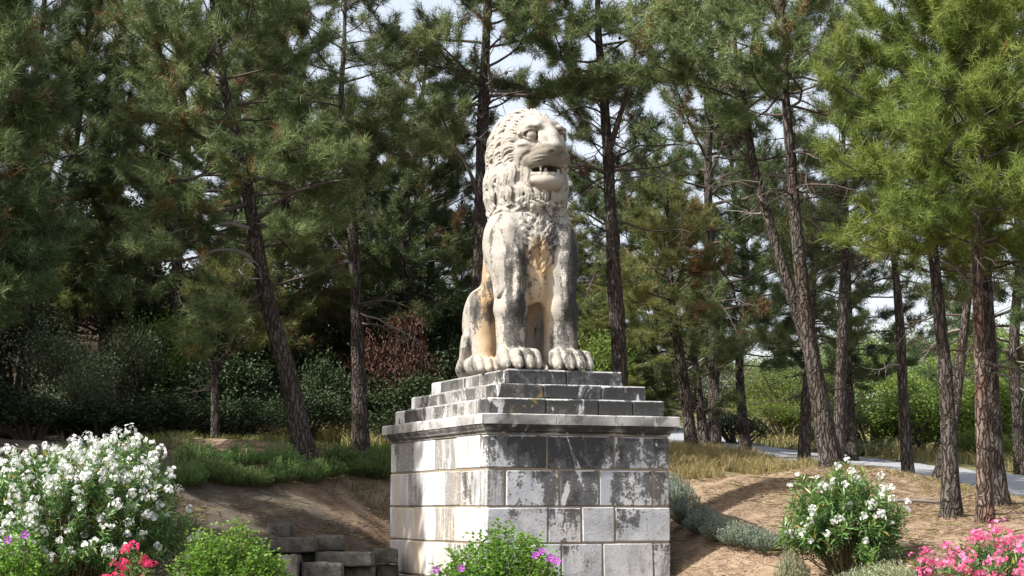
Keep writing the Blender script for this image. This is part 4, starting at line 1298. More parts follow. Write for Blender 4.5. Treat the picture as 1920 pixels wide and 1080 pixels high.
# pines standing further back
protos = []
for j, (mat, R_) in enumerate((('needle_shaded', 2.7), ('needle_olive', 2.5), ('needle_shaded', 3.0))):
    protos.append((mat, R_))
BACK = [(30, 44, -120, 'dark pine far up the left slope at the edge of the view', 0, 3.0), (180, 48, -40, 'pale green pine high on the left slope behind the leaning pine', 1, 3.2), (330, 45, -90, 'tall pine behind the crown of the leaning pine', 0, 3.0),
        (520, 47, 60, 'olive toned pine in the gap right of the leaning pine', 1, 3.0), (120, 46, 60, 'olive green pine over the grey shrubs of the left slope', 1, 2.6), (760, 47, 120, 'pine with a brown patched crown between the straight pine and the lion', 2, 3.0), (590, 56, 190, 'pine in deep shade low behind the straight trunked pine', 2, 3.4),
        (820, 55, 400, 'low round pine filling the gap left of the lion flank', 0, 3.0), (1060, 52, 430, 'low pine seen right of the lion shoulder', 1, 2.6), (1230, 58, 330, 'middle height pine behind the low olive green pine', 1, 3.2), (1400, 56, 250, 'pine behind the slanting dark trunk', 0, 3.0),
        (1340, 50, -60, 'tall pine crown filling the sky between the forked pine and the slanting pine', 2, 3.2), (1600, 52, 330, 'bluish pine behind the slim upright pine', 0, 2.8), (1920, 48, 100, 'dark pine behind the right hand group at the edge of the view', 2, 3.2), (1130, 47, 560, 'small bushy pine close right of the lion legs', 1, 2.2),
        (1155, 56, 170, 'pine whose top fills the gap between the lion head and the forked pine', 2, 3.0), (800, 50, 250, 'pine left of the lion head, partly behind the dark trunk', 0, 2.6), (680, 60, 330, 'distant pine half hidden behind the straight trunk', 1, 3.2), (430, 58, 60, 'far pine between the two leftmost crowns', 2, 3.4)]
first = {}
for (px, d, ty, lab, k_, rad) in BACK:
    p0 = on_ground(px, d); top = pz(ty, d); hgt = top - p0[2]
    if k_ not in first or first[k_][1] is None:
        Hh = 11.0
        path = [p0, p0 + np.array((.15, .1, 3)), p0 + np.array((-.1, 0, 6.0)), p0 + np.array((.2, .1, 8.5))]
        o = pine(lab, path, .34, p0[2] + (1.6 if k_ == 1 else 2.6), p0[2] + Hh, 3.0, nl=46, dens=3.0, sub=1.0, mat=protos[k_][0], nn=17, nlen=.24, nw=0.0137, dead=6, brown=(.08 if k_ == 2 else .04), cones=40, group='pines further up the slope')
        first[k_] = (o, Hh)
    else:
        o, Hh = first[k_]
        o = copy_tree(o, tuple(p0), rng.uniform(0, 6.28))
        o['label'] = lab
    s_ = hgt / Hh; o.scale = (rad / 3.0, rad / 3.0, s_)
# pines added left of the view, mostly unseen, to shade the left slope
for (x_, y_, hh, k_, lab) in ((-10.6, 30.6, 10.5, 0, 'dark pine at the left edge beside the shaded upper left boughs'), (-15.5, 26.5, 11, 0, 'tall pine outside the view left of the white oleander'), (-19, 31, 13, 2, 'tallest pine outside the view on the left'), (-13.5, 34, 11.5, 1, 'olive pine outside the view level with the rosemary row'),
                         (-17, 37, 13, 0, 'pine outside the view level with the straight trunk'), (-21, 43, 14, 2, 'pine outside the view high on the left slope'), (-24, 36, 14, 1, 'outermost pine left of the view')):
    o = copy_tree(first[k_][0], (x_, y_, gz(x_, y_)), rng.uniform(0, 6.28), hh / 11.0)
    o['label'] = lab
print('pines', pine.total, round(time.time() - T0, 1))


# ------------------------------------------------------------------ shrubs and flowers
_gp = np.arange(19, 110, .1)


def gpos(px, py):
    """the place on the ground seen at this point of the photograph"""
    u = (px - 960.0) / F_PX; v = (540.0 - py) / F_PX
    dy = math.cos(PITCH) - math.sin(PITCH) * v; dz = math.sin(PITCH) + math.cos(PITCH) * v
    X, Z = u * _gp / dy, CAM_Z + dz * _gp / dy
    g_ = ground(X, _gp)
    k_ = np.argmax(g_ >= Z) if (g_ >= Z).any() else len(_gp) // 3
    return np.array((X[k_], _gp[k_], g_[k_]))


def leaves(P, D_, L, W, fold=.25, up=None, tint=None, droop=0.0):
    """folded lance shaped leaves: base P, direction D_"""
    m = len(P); L = np.broadcast_to(L, (m,))[:, None]; W = np.broadcast_to(W, (m,))[:, None]
    U = unit((np.array((0, 0, 1.0)) if up is None else up) + rng.normal(0, .45, (m, 3)))
    s_ = unit(np.cross(D_, U)); n_ = np.cross(s_, D_)
    b_, t_ = P, P + D_ * L - n_ * L * droop
    mid = P + D_ * L * .45 - n_ * W * fold
    l_ = P + D_ * L * .45 + s_ * W / 2; r_ = P + D_ * L * .45 - s_ * W / 2
    V = np.stack([b_, l_, mid, r_, t_], 1).reshape(-1, 3)
    i = np.arange(m)[:, None] * 5
    T = np.concatenate([i + np.array([0, 2, 1]), i + np.array([0, 3, 2]), i + np.array([1, 2, 4]), i + np.array([2, 3, 4])])
    return V, T, np.repeat(np.full(m, .5) if tint is None else tint, 5)


def leaf_mesh(name, P, D_, L, W, mat, tint, **kw):
    V, T, t = leaves(P, D_, L, W, tint=tint, **kw)
    return make_mesh(name, V, [T], M[mat], False, {'tint': np.clip(t, 0, 1)})


def bush_proto(label, cat, mat, n_cl, per, leaf, trunk_h=.25, flat=1.0, seed=0, group=None, name='shrub', lobes=6, cr=.17, wid=.55):
    """a leafy bush one metre across and one metre high: foliage and stems"""
    root = empty(name, (0, 0, 0), label, cat, group)
    lob = np.concatenate([rng.uniform(-.26, .26, (lobes, 2)), rng.uniform(.30, .68, (lobes, 1))], 1); lr_ = rng.uniform(.20, .34, lobes)
    k_ = rng.integers(0, lobes, n_cl)
    d = rand_dirs(n_cl); d[:, 2] = np.abs(d[:, 2]) * 1.1 - .25; d = unit(d)
    c_ = lob[k_] + d * (lr_[k_] * rng.uniform(.55, 1.05, n_cl))[:, None]
    c_[:, 2] = np.maximum(c_[:, 2], trunk_h * .4)
    rad = cr * rng.uniform(.5, 1.0, n_cl)
    P = np.repeat(c_, per, 0) + rng.normal(0, .42, (n_cl * per, 3)) * np.repeat(rad, per)[:, None]
    D_ = unit(np.repeat(d, per, 0) * .6 + rand_dirs(n_cl * per))
    tint = np.clip(np.repeat(rng.normal(.5, .18, n_cl), per) + rng.normal(0, .12, n_cl * per), 0, 1)
    link('foliage', leaf_mesh('foliage', P, D_, leaf * rng.uniform(.7, 1.2, len(P)), leaf * wid, mat, tint, fold=.15), root)
    g_ = Geo()
    for j in range(min(22, n_cl)):
        e_ = c_[j]; b0 = np.array((e_[0] * .15, e_[1] * .15, -.05))
        tube(g_, smooth_path([b0, b0 * .4 + e_ * .45 + np.array((0, 0, .08)), e_], 7), np.linspace(.022, .004, 7), 4)
    link('stem', g_.mesh('stem', M['twig'], True), root)
    return root


PB = {}
def bush(kind, loc, w, h, label, cat='shrub', group=None, **kw):
    """first call of a kind builds it, later calls copy it with its parts"""
    lst = PB.setdefault(kind, [])
    spec = KINDS[kind]
    if len(lst) < spec.get('variants', 2):
        o = bush_proto(label, cat, **{k_: v for k_, v in spec.items() if k_ != 'variants'}); lst.append(o)
    else:
        o = copy_tree(lst[int(rng.integers(len(lst)))])
        for k_ in ('label', 'category', 'group'):
            if k_ in o: del o[k_]
        tag(o, label, cat)
    if group: o['group'] = group
    o.location = tuple(loc); o.rotation_euler = (0, 0, rng.uniform(0, 6.28)); o.scale = (w, w * rng.uniform(.8, 1.1), h)
    return o


KINDS = {
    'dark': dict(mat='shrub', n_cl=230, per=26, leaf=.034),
    'grey': dict(mat='shrub_grey', n_cl=260, per=30, leaf=.028, wid=.45),
    'bright': dict(mat='shrub_bright', n_cl=260, per=26, leaf=.032, wid=.65),
    'rust': dict(mat='rust', n_cl=150, per=24, leaf=.036, variants=1),
    'far': dict(mat='shrub_far', n_cl=220, per=24, leaf=.034, wid=.5),
    'tree': dict(mat='shrub_bright', n_cl=420, per=24, leaf=.022, wid=.65, name='broadleaf_tree', trunk_h=.3, lobes=10),
}
UG = 'shrubs in the wood on the left slope'
LEFT = [('grey', 120, 41, 3.0, 560, 'grey green holm oak shrub catching the sun at the left edge of the wood'), ('grey', 140, 39, 2.2, 640, 'low grey leaved shrub under the other grey one above the white oleander'),
        ('grey', 235, 43, 2.8, 545, 'pale grey green shrub right of the sunlit holm oak shrub'), ('dark', 20, 42, 3.6, 520, 'dark shrub at the left edge of the wood'),
        ('dark', -60, 38, 3.6, 640, 'dark shrub behind the big white oleander, cut by the view'), ('dark', 60, 37.5, 3.0, 730, 'low black green shrub right above the white oleander'),
        ('dark', 190, 38.5, 3.2, 715, 'dark low shrub between the oleander top and the crooked young pine'), ('dark', 310, 39.5, 3.2, 690, 'dark shrub left of the crooked young pine'),
        ('bright', 315, 44, 2.4, 575, 'greener shrub lit from above beside the grey ones'), ('dark', 330, 47, 4.0, 540, 'tall dark shrub behind the crooked young pine'),
        ('dark', 400, 43, 3.4, 600, 'dark shrub right behind the bent trunk'), ('dark', 440, 40.5, 3.0, 700, 'dark low shrub left of the leaning trunk'),
        ('dark', 500, 46, 3.8, 560, 'dark shrub behind the middle of the leaning trunk'), ('dark', 560, 42, 2.8, 680, 'leafy dark shrub between the leaning and the straight trunk'),
        ('dark', 605, 44.5, 1.6, 600, 'narrow dark green shrub between the leaning and the straight trunk'), ('dark', 610, 50, 4.4, 480, 'tall shrub deep in the wood left of the straight trunk'),
        ('rust', 735, 43.5, 1.9, 575, 'tall withered reddish brown shrub right of the straight trunk'), ('dark', 700, 44, 3.2, 640, 'dark shrub right behind the straight trunk'), ('dark', 760, 48, 4.2, 500, 'tall dark shrub between the straight trunk and the lion'),
        ('dark', 770, 42.0, 2.8, 715, 'low dark shrub in front of the withered one right of the straight trunk'), ('dark', 800, 42.8, 3.0, 690, 'dark shrub left of the pedestal steps'), ('dark', 850, 46, 4.0, 560, 'dark shrub just behind the lion haunch'),
        ('dark', 700, 54, 5.0, 430, 'big dark shrub far up behind the straight trunk'), ('dark', 250, 53, 5.0, 440, 'big dark shrub far up the left slope'),
        ('dark', 90, 52, 5.0, 420, 'big dark shrub high on the left slope at the edge'), ('dark', 460, 55, 5.4, 400, 'big dark shrub far up behind the leaning pine'),
        ('dark', 930, 52, 5.0, 520, 'dark shrub behind the lion'), ('bright', 1110, 44, 2.0, 610, 'yellow green bush right of the lion legs'),
        ('dark', 1010, 46, 3.6, 600, 'dark shrub hidden behind the lion legs'), ('bright', 1090, 50, 3.0, 520, 'green bush behind the trunk right of the lion')]
LEFT += [('dark', -250, 46, 4.4, 520, 'dark shrub outside the view, lowest of those on the left slope'), ('dark', -480, 44, 4.4, 560, 'dark shrub outside the view, outermost on the left slope'), ('grey', -160, 52, 4.6, 440, 'grey shrub outside the view high on the left slope'), ('dark', -380, 55, 5.4, 380, 'tall dark shrub outside the view high on the left slope'), ('dark', -20, 60, 6.0, 300, 'big dark shrub at the top of the left slope'), ('dark', 180, 62, 6.0, 330, 'big dark shrub at the top of the slope behind the leaning pine')]
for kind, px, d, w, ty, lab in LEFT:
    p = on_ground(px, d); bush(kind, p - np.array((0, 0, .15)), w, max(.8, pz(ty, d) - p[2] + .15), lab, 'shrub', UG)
RG = 'bushes and trees beyond the road'
RIGHT = [('bright', 1475, 66, 3.2, 745, 'round bright green bush beyond the lane left of the tall leaning trunk'), ('bright', 1640, 60, 3.6, 740, 'bright green bush beyond the road right of the crossing pines'),
         ('bright', 1725, 58, 4.2, 715, 'tall bright bush beyond the road behind the slim dark trunk'), ('bright', 1800, 62, 4.4, 690, 'green bush beyond the road behind the grey barked trunk'),
         ('bright', 1900, 58, 4.4, 680, 'green bush beyond the road at the right edge'), ('grey', 1610, 57, 2.2, 815, 'pale grey green bush on the road verge'),
         ('bright', 1850, 54, 2.2, 800, 'low green bush on the verge behind the thick dark trunk'), ('grey', 1560, 60, 2.6, 790, 'pale bush behind the base of the tall leaning trunk'),
         ('dark', 1385, 62, 3.2, 745, 'dark round bush by the lane right of the two thin trunks'), ('dark', 1240, 66, 3.6, 760, 'dark bush right of the pedestal steps'),
         ('far', 1240, 85, 5.0, 690, 'grey green olive tree far right of the pedestal'), ('far', 1370, 95, 7.0, 660, 'pale olive tree on the far hillside'),
         ('far', 1450, 90, 6.0, 670, 'pale tree on the far hillside above the round bright bush'), ('far', 1540, 100, 8.0, 620, 'pale green tree far behind the crossing trunks'),
         ('tree', 1620, 78, 5.5, 610, 'broad leaved tree beyond the road between the slim trunks'), ('tree', 1760, 80, 6.5, 600, 'broad leaved tree behind the bushes across the road'),
         ('tree', 1880, 76, 6.0, 580, 'broad leaved tree across the road at the right edge'), ('tree', 1480, 80, 5.0, 660, 'small broad leaved tree behind the round bright bush'),
         ('far', 1680, 105, 9.0, 585, 'distant pale tree line crown behind the slim dark trunk'), ('far', 1830, 110, 9.0, 590, 'distant pale crown behind the reddish trunk'),
         ('tree', 1980, 70, 6.0, 600, 'broad leaved tree just off the right edge'), ('far', 1310, 88, 6.0, 640, 'olive tree behind the low olive green pine'),
         ('bright', 1700, 66, 3.6, 680, 'light green sapling above the roadside bushes'), ('far', 1160, 90, 7.0, 600, 'pale far tree right of the lion paws')]
for kind, px, d, w, ty, lab in RIGHT:
    p = on_ground(px, d); bush(kind, p - np.array((0, 0, .15)), w, max(.8, pz(ty, d) - p[2] + .15), lab, 'tree' if kind in ('tree', 'far') else 'shrub', RG)
print('bushes', round(time.time() - T0, 1))


# ---- flower clusters
def blossom_cluster(mat, n, rad, size):
    c_ = rand_dirs(n); c_[:, 2] = np.abs(c_[:, 2]) * 1.2 - .35; c_ = unit(c_)
    P = c_ * rad * rng.uniform(.55, 1.0, (n, 1)); Vs, Ts, As = [np.array((0, 0, -.03)), np.array((.004, 0, -.03))], [], [.2, .2]; o_ = 2
    for p, d in zip(P, c_):
        d = unit(d + rand_dirs(1)[0] * .5); e1 = unit(np.cross(d, rand_dirs(1)[0])); e2 = np.cross(d, e1)
        ph = rng.uniform(0, 6.28); s_ = size * rng.uniform(.75, 1.1); tn = rng.uniform(0, 1)
        Vs.append(p); As.append(np.clip(tn + .2, 0, 1)); pc_ = o_; o_ += 1; Ts.append((0, 1, pc_))
        for k_ in range(5):
            a_ = ph + k_ * 1.2566; b_ = a_ + .75; mid = a_ + .38
            f = lambda t, r_, h: p + (e1 * math.cos(t) + e2 * math.sin(t)) * r_ * s_ + d * h * s_
            Vs += [f(a_ - .12, .75, .25), f(mid, 1.05, .18), f(b_ + .12, .75, .25)]
            Ts += [(pc_, o_, o_ + 1), (pc_, o_ + 1, o_ + 2)]; As += [tn, tn, tn]; o_ += 3
    return make_mesh('flower_cluster', np.array(Vs), [np.array(Ts)], M[mat], False, {'tint': np.array(As)})


CL = {m_: [blossom_cluster(m_, n, r_, s_) for n, r_, s_ in ((12, .085, .030), (9, .07, .030), (15, .10, .030), (6, .055, .030))] for m_ in ('white_petal', 'pink_petal', 'red_petal')}


def oleander(label, base, W, Hh, tips, clusters, petal, group='oleanders', leaf=.13, shape=1.0, off=(0, 0), cs=1.0):
    root = empty('oleander', tuple(base), label, 'oleander', group)
    T_ = rand_dirs(tips); T_[:, 2] = np.abs(T_[:, 2]) * 1.25 - .32; T_ = unit(T_)
    lump = 1 + .16 * vnoise(T_ * 1.0, 2.2, int(rng.integers(999))) + rng.normal(0, .07, tips)
    rr = np.where(rng.random(tips) < .62, 1.0, rng.uniform(.55, .95, tips)) * lump
    C0 = np.array((off[0], off[1], Hh * .47))
    tip = C0 + T_ * rr[:, None] * np.array((W / 2, W / 2 * .9, Hh * .53))
    tip[:, 2] = np.maximum(tip[:, 2], .12)
    b0 = np.concatenate([rng.normal(0, W * .06, (tips, 2)), np.zeros((tips, 1))], 1)
    Ps, Ds, ts = [], [], []
    g_ = Geo()
    for i in range(tips):
        d = unit(T_[i] * .75 + E[2] * .55 + rand_dirs(1)[0] * .2); ln = rng.uniform(.30, .55) * min(1, Hh / 1.4)
        s0 = tip[i] - d * ln
        pth = smooth_path([b0[i], b0[i] * .35 + s0 * .65 - np.array((0, 0, .06)), s0, tip[i]], 12)
        if i % 2 == 0 or tips < 80: tube(g_, pth, np.linspace(.012, .005, 12), 3, cap=False)
        nw_ = int(ln / .045)
        for k_ in range(nw_):
            f = k_ / nw_; p = s0 + d * ln * f
            ph = rng.uniform(0, 6.28); e1 = unit(np.cross(d, (1, .3, .2))); e2 = np.cross(d, e1)
            for q_ in range(3):
                a_ = ph + q_ * 2.094
                Ps.append(p); Ds.append(unit(d * rng.uniform(.35, 1.1) + (e1 * math.cos(a_) + e2 * math.sin(a_)) * 1.0)); ts.append((.30 + .45 * f) if rng.random() > .045 else .96)
    ts = np.array(ts); ts = np.where(ts < .9, np.clip(ts + rng.normal(0, .13, len(ts)), 0, .89), ts)
    Ps, Ds = np.array(Ps), np.array(Ds)
    link('foliage', leaf_mesh('foliage', Ps, Ds, leaf * rng.uniform(.65, 1.15, len(Ps)), leaf * .20, 'oleander', ts, fold=.22, droop=.08), root)
    link('stem', g_.mesh('stem', M['stem'], True), root)
    order = np.argsort(-(tip[:, 2] / Hh * .5 - T_[:, 1] * .45 + rr * .5 + rng.random(tips) * .75))
    for i in order[:clusters]:
        o = link('flower_cluster', CL[petal][int(rng.integers(4))], root, tuple(tip[i] + T_[i] * .03 + E[2] * .03))
        o.rotation_euler = (rng.uniform(-.5, .5), rng.uniform(-.5, .5), rng.uniform(0, 6.28)); s_ = rng.uniform(.75, 1.15) * cs; o.scale = (s_, s_, s_)
    return root


def topped(px, d, top_y): p = on_ground(px, d); return p, pz(top_y, d) - p[2]


p, h_ = topped(145, 26, 834); oleander('big spreading oleander covered in white flowers at the lower left', p, 3.45, h_, 1250, 300, 'white_petal', off=(-.05, 0), cs=1.08)
p, h_ = topped(1578, 26.5, 880); oleander('upright white flowering oleander on the dry slope right of the pedestal', p, 1.75, h_, 270, 40, 'white_petal', leaf=.16, cs=.9)
p, h_ = topped(1862, 22.5, 1008); oleander('pink flowering oleander at the lower right corner', p, 1.55, h_, 130, 92, 'pink_petal', leaf=.13)
p, h_ = topped(1722, 22.5, 1045); oleander('small sprig of pink oleander left of the big pink one', p, .32, h_, 12, 8, 'pink_petal', leaf=.12, cs=.9)
p, h_ = topped(255, 22, 1034); oleander('low hot pink oleander between the white oleander and the green shrub', p, .66, h_, 44, 26, 'red_petal', leaf=.12)


def purple_flower():
    g_ = Geo()
    for k_ in range(5):
        a_ = k_ * 1.2566
        f = lambda t, r_, h: np.array((math.cos(t) * r_, math.sin(t) * r_, h)) * .05
        V = [f(a_, .08, 0), f(a_ - .5, .65, .45), f(a_ - .32, 1.0, .5), f(a_, 1.05, .62), f(a_ + .32, 1.0, .5), f(a_ + .5, .65, .45)]
        g_.add(V, [(0, 1, 2), (0, 2, 3), (0, 3, 4), (0, 4, 5)], None, rng.uniform(.2, .9))
    return g_.mesh('flower', M['purple_petal'])


PF = purple_flower()
g_ = Geo(); tube(g_, np.array(((0, 0, 0), (0, 0, .02), (0, 0, .045))), [.004, .006, .004], 5); PST = g_.mesh('stamen', M['stamen'])


def hibiscus(label, base, W, Hh, shoots, flowers=(), leaf=.07, d=22.5, cat='hibiscus', per=40):
    root = empty('hibiscus_shrub', tuple(base), label, cat, 'leafy green shrubs in front')
    Ps, Ds, ts = [], [], []; g_ = Geo()
    for i in range(shoots):
        a_ = rng.uniform(0, 6.28); r_ = math.sqrt(rng.random())
        x_, y_ = math.cos(a_) * r_ * W / 2, math.sin(a_) * r_ * W / 2 * .85
        top = Hh * (1 - .42 * r_ ** 2) * rng.uniform(.80, 1.0) if rng.random() < .72 else Hh * rng.uniform(.3, .8)
        pth = smooth_path([(x_ * .2, y_ * .2, 0), (x_ * .6, y_ * .6, top * .45), (x_ * .9 + rng.normal(0, .04), y_ * .9, top * .78), (x_ * 1.05, y_ * 1.05, top)], 24)
        tube(g_, pth[::2], np.linspace(.008, .003, 12), 3, cap=False)
        tg = unit(np.gradient(pth, axis=0))
        for k_ in range(per):
            f = rng.uniform(.22, 1.0); j = min(23, int(f * 23.9)); az_ = rng.uniform(0, 6.28)
            out = np.array((math.cos(az_), math.sin(az_), rng.uniform(-.1, .5)))
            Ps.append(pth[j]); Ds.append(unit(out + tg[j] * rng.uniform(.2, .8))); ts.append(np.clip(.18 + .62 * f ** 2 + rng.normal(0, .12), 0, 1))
            if rng.random() < .5: Ps[-1] = Ps[-1] + Ds[-1] * rng.uniform(.03, .10)
    Ps, Ds, ts = np.array(Ps), np.array(Ds), np.array(ts)
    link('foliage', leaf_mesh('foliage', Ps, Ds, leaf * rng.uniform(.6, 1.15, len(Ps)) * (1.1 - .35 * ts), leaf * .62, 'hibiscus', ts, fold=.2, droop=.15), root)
    link('stem', g_.mesh('stem', M['stem'], True), root)
    for (px, py, dd) in flowers:
        q = at(px, py, dd) - base
        o = link('flower', PF, root, tuple(q)); v = Vector((rng.uniform(-.5, .3), -1, rng.uniform(-.1, .5)))
        o.rotation_euler = v.to_track_quat('Z', 'Y').to_euler(); o.scale = (1.0, 1.0, 1.0)
        link('stamen', PST, o)
        g2 = Geo(); c_ = np.array(q); tube(g2, smooth_path([c_, c_ * np.array((.93, .93, .93)) + np.array((0, .05, -.04)), c_ * np.array((.7, .7, .7)) + np.array((0, .05, 0))], 6), [.004] * 6, 3, cap=False)
        link('stem', g2.mesh('stem', M['stem']), root)
    return root


p, h_ = topped(432, 22.5, 962); hibiscus('bright green leafy shrub without flowers in front of the stone blocks', p, 1.5, h_, 190, per=64)
p, h_ = topped(940, 23.2, 975); hibiscus('bright green shrub with purple flowers in front of the pedestal corner', p, 1.66, h_, 170, [(1004, 1041, 22.6), (1017, 1035, 22.7), (1030, 1046, 22.5), (1045, 1053, 22.5), (863, 1067, 22.6), (818, 1068, 22.8), (1036, 1049, 22.8)], per=60)
p, h_ = topped(25, 21.5, 985); hibiscus('green shrub with two purple flowers in the lower left corner', p, 1.15, h_, 120, [(15, 1012, 20.9), (47, 1003, 21.0)], per=60)
p, h_ = topped(1640, 24.6, 1018); hibiscus('small yellow green sapling at the foot of the right white oleander', p, .30, h_, 7, leaf=.05, cat='sapling', per=26)


def spiky(name, label, cat, mat, n, per, ll, lw, h_var=.4, group=None):
    """a dome of upright stems set with small narrow leaves, one metre across, one metre high"""
    root = empty(name, (0, 0, 0), label, cat, group)
    Ps, Ds, ts = [], [], []; g_ = Geo()
    for i in range(n):
        a_ = rng.uniform(0, 6.28); r_ = math.sqrt(rng.random()) * .5
        hh = (1 - 1.9 * r_ ** 2) * rng.uniform(1 - h_var, 1.0)
        b0 = np.array((math.cos(a_) * r_ * .45, math.sin(a_) * r_ * .45, 0)); e_ = np.array((math.cos(a_) * r_, math.sin(a_) * r_, hh))
        mid = (b0 + e_) / 2 + np.array((math.cos(a_), math.sin(a_), -.3)) * .06
        pth = smooth_path([b0, mid, e_], 8)
        tube(g_, pth[[0, 3, 7]], (.006, .005, .003), 3, cap=False)
        f = rng.random(per) ** .7 * 7; j = np.minimum(f.astype(int), 6)
        P = pth[j] + (pth[j + 1] - pth[j]) * (f - j)[:, None]
        Ps.append(P); Ds.append(unit(rand_dirs(per) * .8 + unit(e_ - b0) * .8 + E[2] * .2)); ts.append(np.clip(.15 + .7 * f / 7 + rng.normal(0, .12, per), 0, 1))
    P, D_, t = np.concatenate(Ps), np.concatenate(Ds), np.concatenate(ts)
    m = len(P); s_ = unit(np.cross(D_, rand_dirs(m))) * lw / 2; ln = ll * rng.uniform(.6, 1.2, (m, 1))
    V = np.stack([P - s_, P + s_, P + D_ * ln], 1).reshape(-1, 3)
    link('foliage', make_mesh('foliage', V, [np.arange(m * 3).reshape(-1, 3)], M[mat], False, {'tint': np.repeat(t, 3)}), root)
    link('stem', g_.mesh('stem', M['stem'], False), root)
    return root


LAV = [(1268, 952, .75, .62, 'grey green lavender nearest the pedestal, highest of its row'), (1292, 985, .8, .55, 'lavender second from the pedestal in the row down the slope'), (1322, 1003, .75, .48, 'lavender third from the pedestal'),
       (1352, 1018, .75, .45, 'lavender in the middle of the row'), (1384, 1028, .72, .44, 'lavender just past the middle of the row'), (1416, 1036, .7, .42, 'lavender second from the right end of the row'),
       (1446, 1040, .66, .40, 'lavender at the right end of the row, next to the white oleander'), (1258, 925, .5, .45, 'small lavender touching the back of the pedestal')]
lav = []
for i, (px, py, w, h_, lab) in enumerate(LAV):
    if i < 2: o = spiky('lavender', lab, 'lavender', 'lavender', 230, 16, .085, .016, .35); lav.append(o)
    else: o = copy_tree(lav[i % 2]); o['label'] = lab
    o['group'] = 'lavender row beside the pedestal'
    p = gpos(px, py); o.location = tuple(p); o.rotation_euler = (0, 0, rng.uniform(0, 6.28)); o.scale = (w, w, h_)
SAN = [(1482, 26.6, .55, 1018, 'pale grey tuft left of the right white oleander'), (1622, 24.6, .7, 1050, 'pale grey green tuft below the right white oleander'), (1668, 24.4, .75, 1045, 'pale grey green tuft left of the pink oleander sprig'), (1570, 24.6, .6, 1068, 'pale tuft under the right white oleander at the lower edge of the view')]
for i, (px, d, w, ty, lab) in enumerate(SAN):
    if i == 0: san = o = spiky('grey_herb', lab, 'herb tuft', 'santolina', 240, 14, .09, .013, .3)
    else: o = copy_tree(san); o['label'] = lab
    o['group'] = 'pale grey herb tufts'
    p = on_ground(px, d); o.location = tuple(p); o.rotation_euler = (0, 0, rng.uniform(0, 6.28)); o.scale = (w, w, max(.3, pz(ty, d) - p[2]))
ROS = [(342, 915, 'rosemary bush at the left end of the row on the bank'), (388, 905, 'rosemary bush second from the left in the front row'), (432, 912, 'rosemary bush third from the left, front row'), (478, 914, 'rosemary bush left of the middle, front row, hanging lowest'),
       (528, 906, 'rosemary bush in the middle of the front row'), (578, 904, 'rosemary bush below the leaning pine'), (612, 896, 'rosemary bush between the two pine trunks, front'), (664, 893, 'rosemary bush in front of the straight trunk'), (708, 900, 'rosemary bush next to the pedestal'),
       (372, 876, 'rosemary bush behind the left end of the row'), (450, 878, 'rosemary bush in the back row, left'), (520, 878, 'rosemary bush in the back row, middle'), (640, 872, 'rosemary bush in the back row beside the straight trunk'), (718, 872, 'rosemary bush in the back row beside the pedestal')]
ros = []
for i, (px, py, lab) in enumerate(ROS):
    if i < 2: o = spiky('rosemary', lab, 'rosemary', 'rosemary', 260, 20, .075, .016, .5); ros.append(o)
    else: o = copy_tree(ros[i % 2]); o['label'] = lab
    o['group'] = 'rosemary row on the bank'
    p = gpos(px, py); o.location = tuple(p); o.rotation_euler = (0, 0, rng.uniform(0, 6.28)); w = rng.uniform(.75, .95); o.scale = (w, w, rng.uniform(.42, .6))


# ---- rough old stone blocks left of the pedestal
def rough_block(label, x0, x1, y0, y1, d, dep):
    a_, b_ = at(x0, y1, d), at(x1, y0, d); w, h_ = b_[0] - a_[0], b_[2] - a_[2]
    n = (14, 8, 8); g = [np.linspace(-.5, .5, k_) for k_ in n]
    V, idx_, Q = [], {}, []
    for i in range(n[0]):
        for j in range(n[1]):
            for k_ in range(n[2]):
                if i in (0, n[0] - 1) or j in (0, n[1] - 1) or k_ in (0, n[2] - 1): idx_[i, j, k_] = len(V); V.append((g[0][i], g[1][j], g[2][k_]))
    for ax in range(3):
        o1, o2 = [q_ for q_ in range(3) if q_ != ax]
        for s_ in (0, n[ax] - 1):
            for u in range(n[o1] - 1):
                for v in range(n[o2] - 1):
                    q = []
                    for du, dv in ((0, 0), (1, 0), (1, 1), (0, 1)):
                        t = [0, 0, 0]; t[ax] = s_; t[o1] = u + du; t[o2] = v + dv; q.append(idx_[tuple(t)])
                    Q.append(q[::-1] if (s_ > 0) == (ax == 1) else q)
    V = np.array(V)
    r_ = np.linalg.norm(V / .5, ord=6, axis=1)[:, None]; V = V / np.maximum(r_, 1e-6) ** .10
    V = V * np.array((w, dep, h_)); sd = int(rng.integers(9999))
    V += np.stack([vnoise(V, 3.5, sd + k_) for k_ in range(3)], -1) * .022 + np.stack([vnoise(V, 9, sd + 9 + k_) for k_ in range(3)], -1) * .015
    o = link('stone_slab', make_mesh('stone_slab', V, [np.array(Q)], M['oldstone'], True), None, tuple(np.array(((a_[0] + b_[0]) / 2, d + dep / 2, (a_[2] + b_[2]) / 2))))
    o.rotation_euler = (0, 0, rng.uniform(-.05, .12))
    return tag(o, label, 'stone block', 'old stone blocks left of the pedestal')


